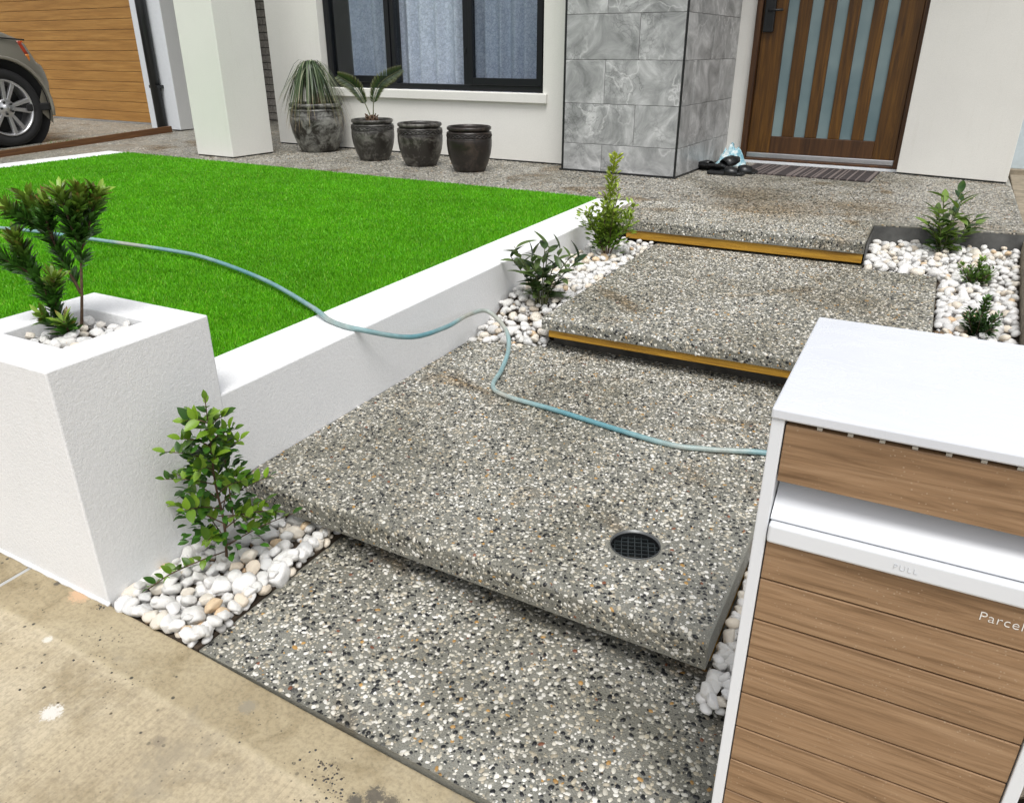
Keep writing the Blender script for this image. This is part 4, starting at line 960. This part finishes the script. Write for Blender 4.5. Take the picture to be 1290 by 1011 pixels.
def pebble_bed(label, bb, inside, zf, r0, r1, tries, hi, soil_poly, score=None, cap=298, edge=()):
    c = ((bb[0]+bb[1])/2, (bb[2]+bb[3])/2, zf((bb[0]+bb[1])/2, (bb[2]+bb[3])/2)); o = empty('pebble_bed', c); setp(o, label, 'pebbles', 'white pebble beds')
    if soil_poly:
        m = MB(); top = [(x-c[0], y-c[1], zf(x, y)-0.022-c[2]) for x, y in soil_poly]; n = len(top); bot = [(p[0], p[1], -0.685-c[2]) for p in top]
        m.add(top+bot, [tuple(range(n))] + [(n+i, n+(i+1) % n, (i+1) % n, i) for i in range(n)]).build('soil', M['soil'], o)
    A = darts(bb, inside, r0, r1, tries); B = darts(bb, inside, r0*0.8, r1*0.62, tries//3, 1.7)
    items = [(x, y, zf(x, y)-0.006+random.uniform(-0.004, 0.006), r) for x, y, r in A] + [(x, y, zf(x, y)+r*0.55+random.uniform(0, 0.006), r) for x, y, r in B]
    for (ax_, ay_), (bx_, by_) in edge:
        L_ = math.hypot(bx_-ax_, by_-ay_); n_ = int(L_/0.026)
        for i in range(n_):
            t_ = (i+random.uniform(0.2, 0.8))/n_; r = random.uniform(r0*0.9, r0*1.4); x, y = ax_+(bx_-ax_)*t_, ay_+(by_-ay_)*t_; items.append((x, y, zf(x, y)+random.uniform(-0.002, 0.008), r))
    items.sort(key=lambda q: -(q[3]/math.hypot(q[0], q[1]) if score is None else score(q)))
    PM = PM_HI if hi else PM_LO
    for x, y, z, r in items[:cap]:
        q = link('pebble', random.choice(PM), o); q.location = (x-c[0], y-c[1], z-c[2]); q.scale = (r*1.02,)*3
        q.rotation_euler = (random.gauss(0, 0.33), random.gauss(0, 0.33), random.uniform(0, 6.28))
    rest = items[cap:]; F = darts(bb, inside, 0.009, 0.016, tries//2, 0.9)
    P = [(x-c[0], y-c[1], z-c[2]) for x, y, z, r in rest] + [(x-c[0], y-c[1], zf(x, y)-0.019-c[2]) for x, y, r in F]
    mass('loose_pebbles', P, [q[3] for q in rest] + [q[2] for q in F], o)
    return o
# near corner
pebble_bed('white pebbles in the near corner between planter and lowest path slab', (-1.58, -1.26, 0.89, 1.50), lambda x, y, r: -1.580+r*0.8 < x < -1.283-r*0.35-0.03*max(0, y-1.15) and 0.885+r*0.45 < y, lambda x, y: -0.388+0.012*(y-0.9), 0.017, 0.038, 6000, True,
           [(-1.584, 0.884), (-1.287, 0.884), (-1.287, 1.6), (-1.584, 1.6)], edge=[((-1.57, 0.896), (-1.29, 0.896)), ((-1.295, 0.89), (-1.305, 1.40)), ((-1.565, 0.92), (-1.565, 1.35))])
# planter filling
pebble_bed('pebbles filling the top of the white planter', (-1.917, -1.691, 0.993, 1.214), lambda x, y, r: -1.916+r*0.85 < x < -1.692-r*0.85 and 0.994+r*0.85 < y < 1.213-r*0.85, lambda x, y: 0.197, 0.014, 0.028, 1500, True, None)
# along the low wall, climbing beside the middle step
def zb2(x, y): return float(np.interp(y, [2.62, 2.78, 3.0, 4.1], [-0.258, -0.228, -0.145, -0.128]))
def in2(x, y, r): return -1.582+r*0.8 < x < (-1.264-r*0.5 if y > 2.68 else -1.22-0.3*max(0, 2.72-y)/0.1*0.3) and 2.62+max(0, (x+1.56))*0.25+r*0.5 < y < 4.11
pebble_bed('white pebbles between the low white wall and the middle step', (-1.583, -1.25, 2.63, 4.11), in2, zb2, 0.017, 0.031, 9000, False, [(-1.584, 2.80), (-1.264, 2.80), (-1.264, 3.0), (-1.264, 4.2), (-1.584, 4.2), (-1.584, 3.0)])
# right bed, below the porch and beside the middle step
def xr(y): return float(np.interp(y, [2.0, 3.16, 5.04], [0.398, 0.412, 0.508]))
def in3(x, y, r):
    if x > xr(y)-r*0.8 or y < 2.76: return False
    if y < 4.08: return x > 0.132+r*0.8
    return x > -0.202+r*0.8 and y < 4.565 + (x+0.208)*0.158 - r*0.8 and y > 4.08+r*0.5
pebble_bed('wide white pebble bed on the right below the porch', (-0.2, 0.5, 2.76, 4.67), in3, lambda x, y: float(np.interp(y, [2.76, 3.1, 4.1, 4.6], [-0.14, -0.124, -0.116, -0.090])), 0.018, 0.034, 12000, False,
           [(0.130, 2.76), (xr(2.76), 2.76), (xr(3.3), 3.3), (xr(4.66), 4.66), (-0.206, 4.56), (-0.206, 4.076), (0.130, 4.076)], score=lambda q: q[1] if q[1] > 3.0 else -1)
# beside the letterbox
def in4(x, y, r):
    if y < 1.285+r: return -0.225+r*0.6 < x < -0.116-r*0.6 and y > 1.24
    return -0.212+r*0.8 < x < 0.39
pebble_bed('white pebbles wedged between the lower step and the letterbox', (-0.24, 0.39, 1.24, 2.70), in4, lambda x, y: float(np.interp(y, [1.2, 1.5, 2.7], [-0.388, -0.352, -0.315])), 0.015, 0.030, 8000, True,
           [(-0.214, 1.30), (0.392, 1.30), (0.392, 2.72), (-0.214, 2.72)], edge=[((-0.195, 1.28), (-0.195, 2.3)), ((-0.16, 1.27), (-0.16, 2.3)), ((-0.13, 1.25), (-0.13, 1.7))])

# ================================================================== drain
M['ring'] = mat_plain('drain_ring', (0.14, 0.145, 0.145), 0.35, 0.6)
dn = empty('floor_drain', (DR[0], DR[1], Z1)); setp(dn, 'round black drain grate set in the lower step', 'drain')
rr = DR[2]-0.0005
MB().lathe([(rr, -0.03), (rr, 0.0015), (rr-0.0008, 0.003), (rr-0.0014, 0.003), (rr-0.0018, -0.03)], 48, cap0=False, cap1=False).build('ring', M['ring'], dn)
MB().lathe([(rr-0.0033, -0.004), (rr-0.0035, -0.20), (0.0005, -0.20)], 40, cap0=False, cap1=False).build('pipe', M['black_trim'], dn)
M['grate'] = mat_plain('grate', (0.026, 0.032, 0.034), 0.3, var=0.3)
gb = MB(); ang = R(20)
for a0 in (ang, ang+math.pi/2):
    for i in range(-3, 4):
        d = i*0.0165; hw = math.sqrt(max(0, (rr-0.0034)**2-d*d))
        c, s = math.cos(a0), math.sin(a0); nx, ny = -s, c
        z = -0.014 if a0 == ang else -0.0145
        q = [(c*t*hw+nx*(d+e), s*t*hw+ny*(d+e)) for t, e in ((-1, -0.0011), (1, -0.0011), (1, 0.0011), (-1, 0.0011))]
        gb.prism(q, z-0.006, z)
gb.build('grate', M['grate'], dn)

# ================================================================== hose
def _hose():
    t = NT('garden_hose'); v = t.coords(); f = t.noise(v, 2.6, 3, 0.5)
    c = t.ramp(f, [(0.36, (0.13, 0.30, 0.34)), (0.52, (0.24, 0.38, 0.39)), (0.66, (0.40, 0.41, 0.36))]); c = t.mix(0.5, c, t.ramp(t.noise(v, 40, 3), [(0.3, 0.65), (0.6, 1.0)]), 'MULTIPLY')
    t.col(c); t.rough(0.38); return t.m
hp = [(-5.9, 1.6, 0.024), (-5.1, 2.0, 0.026), (-4.134, 2.268, 0.026), (-3.497, 2.318, 0.026), (-2.978, 2.335, 0.026), (-2.695, 2.305, 0.026), (-2.237, 2.165, 0.026), (-1.84, 1.985, 0.024), (-1.70, 1.925, 0.010), (-1.565, 1.915, 0.004), (-1.49, 2.08, -0.06), (-1.50, 2.322, -0.10), (-1.532, 2.546, -0.12), (-1.515, 2.672, -0.14), (-1.396, 2.607, -0.18), (-1.34, 2.525, -0.228), (-1.292, 2.38, -0.252), (-1.247, 2.229, -0.2555), (-1.156, 2.174, -0.2555), (-0.961, 2.15, -0.2555), (-0.58, 2.089, -0.2555), (-0.437, 2.111, -0.2555), (-0.279, 2.165, -0.254), (-0.16, 2.21, -0.275), (0.05, 2.28, -0.305), (0.22, 2.2, -0.31), (0.30, 2.0, -0.315)]
hz = MB().tube(catmull(hp, 10), 0.0088, 12).build('garden_hose', _hose()); setp(hz, 'teal garden hose running over the lawn, wall and lower step', 'hose')

# ================================================================== letterbox
lb = empty('letterbox', (0.071, 1.075, -0.52)); setp(lb, 'white parcel letterbox with brown timber look slats and a white lid', 'letterbox')
def lbx(name, b, mat, bevel=0.0015, parent=lb, seg=2): 
    p = lb.location; return box(name, (b[0]-p.x, b[1]-p.x, b[2]-p.y, b[3]-p.y, b[4]-p.z, b[5]-p.z), mat, parent, bevel, seg)
BX0, BX1, BY0, BY1 = -0.1105, 0.2525, 0.885, 1.268
lbx('lid', (BX0-0.001, BX1+0.001, BY0-0.003, BY1+0.003, 0.4475, 0.462), M['lid'], 0.0025)
lbx('side_panel', (BX0, BX0+0.0155, BY0, BY1, -0.6, 0.447), M['white_paint'], 0.0015)
lbx('side_panel', (BX1-0.0155, BX1, BY0, BY1, -0.6, 0.447), M['white_paint'], 0.0015)
lbx('back_panel', (BX0+0.016, BX1-0.016, BY1-0.012, BY1-0.001, -0.6, 0.4468), M['white_paint'])
M['inside'] = mat_plain('dark_interior', (0.02, 0.02, 0.02), 0.8)
lbx('liner', (BX0+0.016, BX1-0.016, BY0+0.022, BY0+0.026, -0.6, 0.296), M['inside'], 0)
lbx('liner', (BX0+0.016, BX1-0.016, BY0+0.022, BY0+0.026, 0.372, 0.4465), M['inside'], 0)
SX0, SX1 = BX0+0.0170, BX1-0.0170
lbx('slat', (SX0, SX1, BY0+0.003, BY0+0.021, 0.363, 0.4405), M['slat_wood'], 0.0012)
for i in range(9): x = SX0+0.035+i*0.034; lbx('vent_clip', (x, x+0.006, BY0+0.004, BY0+0.012, 0.4407, 0.4445), M['metal'], 0)
p = lb.location
ch = MB().add([(SX0-p.x, BY0+0.004-p.y, 0.3085-p.z), (SX1-p.x, BY0+0.004-p.y, 0.3085-p.z), (SX1-p.x, BY0+0.060-p.y, 0.364-p.z), (SX0-p.x, BY0+0.060-p.y, 0.364-p.z),
               (SX0-p.x, BY0+0.004-p.y, 0.3065-p.z), (SX1-p.x, BY0+0.004-p.y, 0.3065-p.z), (SX1-p.x, BY0+0.060-p.y, 0.362-p.z), (SX0-p.x, BY0+0.060-p.y, 0.362-p.z)],
              [(0, 1, 2, 3), (7, 6, 5, 4), (0, 4, 5, 1), (1, 5, 6, 2), (2, 6, 7, 3), (3, 7, 4, 0)]).build('chute', M['white_paint'], lb)
lbx('chute_back', (SX0, SX1, BY0+0.061, BY0+0.065, 0.30, 0.446), M['white_paint'], 0)
flap = lbx('parcel_flap', (SX0, SX1, BY0-0.006, BY0+0.020, 0.2765, 0.3045), M['white_paint'], 0.004, seg=3)
for z1_, z0_ in zip([0.2735, 0.214, 0.146, 0.079, 0.013, -0.053, -0.120, -0.186, -0.252, -0.318, -0.384], [0.214, 0.146, 0.079, 0.013, -0.053, -0.120, -0.186, -0.252, -0.318, -0.384, -0.45]):
    lbx('slat', (SX0, SX1, BY0+0.003, BY0+0.017, z0_+0.0014, z1_-0.0014), M['slat_wood'], 0.0012)
lbx('plinth', (SX0, SX1, BY0+0.004, BY0+0.02, -0.6, -0.453), M['white_paint'])
def lettering(txt, x, y, z, size, mat, parent, name, ext=0.0004, sp=1.0):
    cu = bpy.data.curves.new(name, 'FONT'); cu.body = txt; cu.size = size; cu.extrude = ext; cu.space_character = sp; cu.offset = -size*0.016; cu.resolution_u = 4
    t = bpy.data.objects.new('tmp', cu); COL.objects.link(t); bpy.context.view_layer.update()
    me = bpy.data.meshes.new_from_object(t.evaluated_get(bpy.context.evaluated_depsgraph_get())); bpy.data.objects.remove(t)
    me.materials.clear(); me.materials.append(mat); o = link(name, me, parent); p = lb.location; o.location = (x-p.x, y-p.y, z-p.z); o.rotation_euler = (R(90), 0, 0); return o
M['print_white'] = mat_plain('white_print', (0.82, 0.80, 0.76), 0.5)
M['emboss'] = mat_plain('embossed_grey', (0.58, 0.60, 0.63), 0.4)
lettering('Parcel', 0.1525, BY0+0.0026, 0.2425, 0.0178, M['print_white'], lb, 'lettering', 0.0003, 1.06)
lettering('PULL', 0.053, BY0-0.0063, 0.2868, 0.0105, M['emboss'], lb, 'embossed_lettering', 0.0003, 1.25)

# ================================================================== slippers and cloth by the door
def sandal(loc, rz, tilt, label):
    o = empty('sandal', loc, rz); o.rotation_euler = (tilt[0], tilt[1], rz); setp(o, label, 'sandal', 'black sandals by the door')
    out = [(0.0, 0.032), (0.05, 0.04), (0.12, 0.046), (0.19, 0.052), (0.24, 0.042), (0.262, 0.015)]; poly = [(x-0.13, -y) for x, y in out] + [(0.137, 0)] + [(x-0.13, y) for x, y in out[::-1]] + [(-0.145, 0)]
    MB().prism(poly, 0.0, 0.022).build('sole', M['black_trim'], o, 0.006)
    m = MB(); vs = []; n = 9
    for xx, hh in ((-0.01, 0.036), (0.03, 0.046), (0.085, 0.034)):
        for i in range(n): a = math.pi*i/(n-1); vs.append((xx, 0.052*math.cos(a), 0.016+hh*math.sin(a)))
    fs = [(r*n+i, r*n+i+1, (r+1)*n+i+1, (r+1)*n+i) for r in range(2) for i in range(n-1)]
    st = m.add(vs, fs, True).build('strap', M['black_trim'], o); sm = st.modifiers.new('thick', 'SOLIDIFY'); sm.thickness = 0.006
    return o
sandal((-1.34, 5.99, 0.002), 0.05, (0, 0), 'black sandal lying flat, nearest of the pile by the door')
sandal((-1.50, 6.14, 0.02), 2.7, (0.5, 0.1), 'black sandal leaning on the grey tiled pier')
sandal((-1.40, 6.20, 0.035), 0.9, (0.25, -0.35), 'black sandal tilted on top of the shoe pile')
sandal((-1.27, 6.12, 0.002), 0.35, (0.2, 0.0), 'black sandal turned towards the doormat')
def cloth(loc, sx, sy, h, mat, label, seed):
    n = 22; vs = []; fs = []
    for j in range(n):
        for i in range(n):
            x, y = (i/(n-1)-0.5), (j/(n-1)-0.5); e = max(0, 1-(2*math.hypot(x, y))**2)
            z = h*e*(0.45+0.9*abs(noise.noise(Vector((x*5, y*5, seed))))+0.5*abs(noise.noise(Vector((x*12, y*12, seed))))) + 0.004
            vs.append((x*sx*(1+0.2*noise.noise(Vector((x*4, y*4, seed+3)))), y*sy, z))
    for j in range(n-1):
        for i in range(n-1): fs.append((j*n+i, j*n+i+1, (j+1)*n+i+1, (j+1)*n+i))
    o = MB().add(vs, fs, True).build('cloth', mat); o.location = loc; o.rotation_euler = (0, 0, CR); sm = o.modifiers.new('thick', 'SOLIDIFY'); sm.thickness = 0.003; setp(o, label, 'cloth'); return o
def _floral():
    t = NT('blue_print_cloth'); v = t.coords(); nz = t.noise(v, 30, 4, 0.6)
    t.col(t.ramp(nz, [(0.40, (0.16, 0.38, 0.48)), (0.50, (0.40, 0.60, 0.66)), (0.60, (0.68, 0.74, 0.74))])); t.rough(0.8); return t.m
cloth((-1.43, 6.50, 0), 0.26, 0.16, 0.17, _floral(), 'crumpled pale blue patterned cloth behind the black sandals', 2.0)

# ================================================================== right boundary post
rp = empty('boundary_fence', (0.70, 7.4, 0)); setp(rp, 'pale blue grey fence post and panel beyond the right wall corner', 'fence')
M['pale_blue'] = mat_plain('pale_blue_steel', (0.52, 0.60, 0.64), 0.45)
MB().box(-0.16, -0.02, -0.03, 0.06, 0.0, 2.4).build('post', M['pale_blue'], rp, 0.004)
MB().box(-0.02, 3.2, 0.0, 0.03, 0.06, 1.8).build('panel', M['neighbour'], rp, 0.002)
MB().box(-0.2, 3.2, -0.10, 0.10, -0.06, 0.0).build('plinth', M['neighbour'], rp, 0.004)

# ================================================================== car in the driveway
def _paint(name, c):
    t = NT(name); t.col(c); t.rough(0.32); t.b.inputs['Metallic'].default_value = 0.55; t.b.inputs['Coat Weight'].default_value = 0.7; t.b.inputs['Coat Roughness'].default_value = 0.05; return t.m
M['car'] = _paint('car_paint', (0.33, 0.31, 0.26)); M['rubber'] = mat_plain('tyre_rubber', (0.014, 0.014, 0.015), 0.8, bump=0.2)
M['tail'] = mat_plain('tail_lamp', (0.40, 0.045, 0.015), 0.12); M['amber'] = mat_plain('amber_lamp', (0.62, 0.20, 0.03), 0.12)
M['car_glass'] = mat_plain('tinted_glass', (0.01, 0.012, 0.013), 0.04, spec=0.8)
M['alloy'] = mat_plain('alloy', (0.60, 0.60, 0.61), 0.3, 0.85, 0.04)
def car():
    XS = -8.30; WD = 1.86; zg = -0.058; yw = (4.963, 2.30); rw = 0.372; zc = zg+rw
    c = empty('car', (XS-WD/2, 3.6, zg)); setp(c, 'bronze grey car with alloy wheels parked by the timber look garage', 'car')
    def arch(yc, ra, flip=False):
        a = [(yc+ra*math.cos(t), zc+ra*math.sin(t)) for t in np.linspace(R(-14), R(194), 17)]; return a
    prof = [(5.33, 0.285), (5.42, 0.34), (5.485, 0.44), (5.50, 0.53), (5.485, 0.62), (5.455, 0.70), (5.40, 0.735), (5.375, 0.80), (5.335, 0.90), (5.28, 0.945), (5.12, 1.005), (4.92, 1.035), (4.6, 1.05), (2.4, 1.0), (1.55, 0.93), (1.2, 0.78), (1.13, 0.55), (1.16, 0.35), (1.35, 0.26)]
    low = arch(yw[1], 0.455)[::-1] + [(2.9, 0.24), (4.3, 0.24)] + arch(yw[0], 0.455)[::-1]
    poly = prof + low
    bm = bmesh.new(); cx = XS-WD/2
    vs = [bm.verts.new((WD/2, y-3.6, z-zg)) for y, z in poly]; f = bm.faces.new(vs)
    r = bmesh.ops.extrude_face_region(bm, geom=[f]); ex = [e for e in r['geom'] if isinstance(e, bmesh.types.BMVert)]
    bmesh.ops.translate(bm, verts=ex, vec=(-WD, 0, 0))
    bmesh.ops.recalc_face_normals(bm, faces=bm.faces)
    side = [e for e in bm.edges if len(e.link_faces) == 2 and any(len(q.verts) > 8 for q in e.link_faces)]
    bmesh.ops.bevel(bm, geom=side, offset=0.045, segments=4, profile=0.5, affect='EDGES', clamp_overlap=True)
    for v in bm.verts:                                        # tumblehome and rounded rear in plan
        h = max(0, v.co.z-0.80); v.co.x *= 1-0.20*h; rear = max(0, v.co.y-1.35); v.co.x *= 1-0.22*rear*rear
    bmesh.ops.triangulate(bm, faces=[q for q in bm.faces if len(q.verts) > 4]); 
    me = bpy.data.meshes.new('body'); bm.to_mesh(me); bm.free(); me.materials.append(M['car'])
    for q in me.polygons: q.use_smooth = True
    me.set_sharp_from_angle(angle=R(28)); body = link('body', me, c)
    # cabin above the belt
    cab = [(4.62, 1.05), (4.02, 1.52), (3.3, 1.60), (2.7, 1.56), (1.9, 1.0)]; m = MB(); W2 = WD/2-0.16; n = len(cab); vv = []
    for sx in (1, -1): vv += [(sx*(W2-0.20*max(0, z-1.05)), y-3.6, z-zg) for y, z in cab]
    m.add(vv, [tuple(range(n))[::-1], tuple(range(n, 2*n))] + [(i, i+1, n+i+1, n+i) for i in range(n-1)]).build('cabin', M['car_glass'], c, 0.03, 3)
    rf = [(4.0, 1.545), (3.3, 1.615), (2.7, 1.575)]; m = MB(); vv = []
    for sx in (1, -1): vv += [(sx*(W2-0.10), y-3.6, z-zg) for y, z in rf]
    m.add(vv, [(0, 1, 4, 3), (1, 2, 5, 4)], True); q = m.build('roof', M['car'], c); sm = q.modifiers.new('t', 'SOLIDIFY'); sm.thickness = 0.02
    # boot seam, bumper lower, arch flare, liner, lamps
    def flare(yc):
        pts = [(WD/2-0.004, yc-3.6+0.468*math.cos(t), zc-zg+0.468*math.sin(t)) for t in np.linspace(R(-12), R(192), 22)]
        MB().tube(pts, 0.018, 8).build('arch_flare', M['car'], c)
        MB().lathe([(0.452, -0.30), (0.452, 0.02), (0.30, -0.28), (0.01, -0.28)], 32, cap0=False, cap1=False).build('arch_liner', M['rubber'], c).matrix_local = Matrix.Translation((WD/2-0.05, yc-3.6, zc-zg)) @ Matrix.Rotation(R(90), 4, 'Y')
    for yc in yw: flare(yc)
    MB().tube([(WD/2-0.012-0.02, 5.31-3.6, 0.935-zg), (WD/2-0.03, 5.0-3.6, 0.955-zg), (WD/2-0.03, 4.5-3.6, 0.965-zg)], 0.007, 6).build('seam', M['rubber'], c)
    MB().prism([(WD/2-0.30, 1.70), (WD/2-0.06, 1.66), (WD/2-0.012, 1.55), (WD/2-0.012, 1.80), (WD/2-0.07, 1.865), (WD/2-0.30, 1.89)], 0.325, 0.40).build('lower_bumper', M['rubber'], c, 0.012)
    def lamp(name, z0, z1, mat):
        m = MB(); vs = []; ny = 6
        for z in np.linspace(z0, z1, 5):
            yb = np.interp(z, [0.70, 0.80, 0.93], [5.415, 5.372, 5.325])
            for k in range(ny):
                t = k/(ny-1); ang = t*R(90)
                x = WD/2 - 0.010 - 0.06*(1-math.cos(ang)) - 0.20*max(0, z-0.80); y = yb - 0.085 + 0.092*math.sin(ang)
                x *= 1-0.22*max(0, y-3.6-1.35)**2; vs.append((x+0.006, y-3.6, z-zg))
        fs = [(j*ny+i, j*ny+i+1, (j+1)*ny+i+1, (j+1)*ny+i) for j in range(4) for i in range(ny-1)]
        q = m.add(vs, fs, True).build(name, mat, c); sm = q.modifiers.new('t', 'SOLIDIFY'); sm.thickness = 0.02
    lamp('tail_lamp', 0.805, 0.925, M['tail']); lamp('indicator_lamp', 0.735, 0.803, M['amber'])
    # wheels: tyre, rim, five double spokes, hub, nuts
    def wheel(x, y, sgn):
        w = empty('wheel', (0, 0, 0)); w.parent = c; w.matrix_local = Matrix.Translation((x, y-3.6, zc-zg)) @ Matrix.Rotation(R(90)*sgn, 4, 'Y') @ Matrix.Rotation(0.35, 4, 'Z')
        MB().lathe([(0.262, -0.20), (0.33, -0.215), (0.365, -0.19), (0.372, -0.13), (0.372, -0.05), (0.362, -0.005), (0.33, 0.012), (0.275, 0.004), (0.262, -0.02)], 48, cap0=False, cap1=False).build('tyre', M['rubber'], w)
        MB().lathe([(0.262, -0.02), (0.268, 0.004), (0.262, 0.010), (0.252, 0.0), (0.240, -0.03), (0.235, -0.16)], 48, cap0=False, cap1=False).build('rim', M['alloy'], w)
        MB().lathe([(0.236, -0.14), (0.08, -0.13), (0.001, -0.13)], 32, cap0=False, cap1=False).build('brake', M['black_trim'], w)
        for k in range(5):
            for d in (-0.215, 0.215):
                a = 2*math.pi*k/5; m = MB(); p0 = Vector((0.055*math.cos(a+d*0.9), 0.055*math.sin(a+d*0.9), -0.012)); p1 = Vector((0.252*math.cos(a+d), 0.252*math.sin(a+d), -0.004))
                t = (p1-p0).normalized(); nn = Vector((-t.y, t.x, 0)); q = []
                for p_, hw in ((p0, 0.020), (p1, 0.026)): q += [p_-nn*hw+Vector((0, 0, -0.03)), p_+nn*hw+Vector((0, 0, -0.03)), p_+nn*hw*0.75, p_-nn*hw*0.75]
                m.add(q, [(0, 1, 2, 3), (7, 6, 5, 4), (0, 4, 5, 1), (1, 5, 6, 2), (2, 6, 7, 3), (3, 7, 4, 0)]).build('spoke', M['alloy'], w, 0.004)
        MB().lathe([(0.085, -0.04), (0.085, -0.012), (0.075, -0.006), (0.036, -0.006), (0.034, 0.004), (0.001, 0.006)], 32, cap0=False, cap1=False).build('hub', M['alloy'], w)
        for k in range(5):
            a = 2*math.pi*(k+0.5)/5; MB().lathe([(0.013, -0.01), (0.012, 0.006), (0.001, 0.007)], 8, (0.058*math.cos(a), 0.058*math.sin(a)), cap0=False, cap1=False).build('wheel_nut', M['black_trim'], w)
    for y in yw: wheel(WD/2-0.02, y, 1); wheel(-WD/2+0.02, y, -1)
car()

# weeds by the driveway board
def weeds(loc, n, s, label):
    o = empty('weed', loc); setp(o, label, 'weed'); F = Foliage()
    for i in range(n):
        p = Vector((random.gauss(0, s*0.35), random.gauss(0, s), 0)); d = Vector((random.gauss(0, .6), random.gauss(0, .6), 1)); F.leaf(p, d, random.uniform(0.02, 0.06), 0.006, np.array((0.07, 0.14, 0.02))*random.uniform(0.6, 1.6))
    F.build('foliage', M['leaf_v'], o)
weeds((-8.0, 5.35, drz(5.35)), 170, 0.14, 'low green weeds by the driveway board near the car')
weeds((-7.98, 5.98, drz(5.98)), 80, 0.10, 'small green weed tuft by the driveway board near the garage')
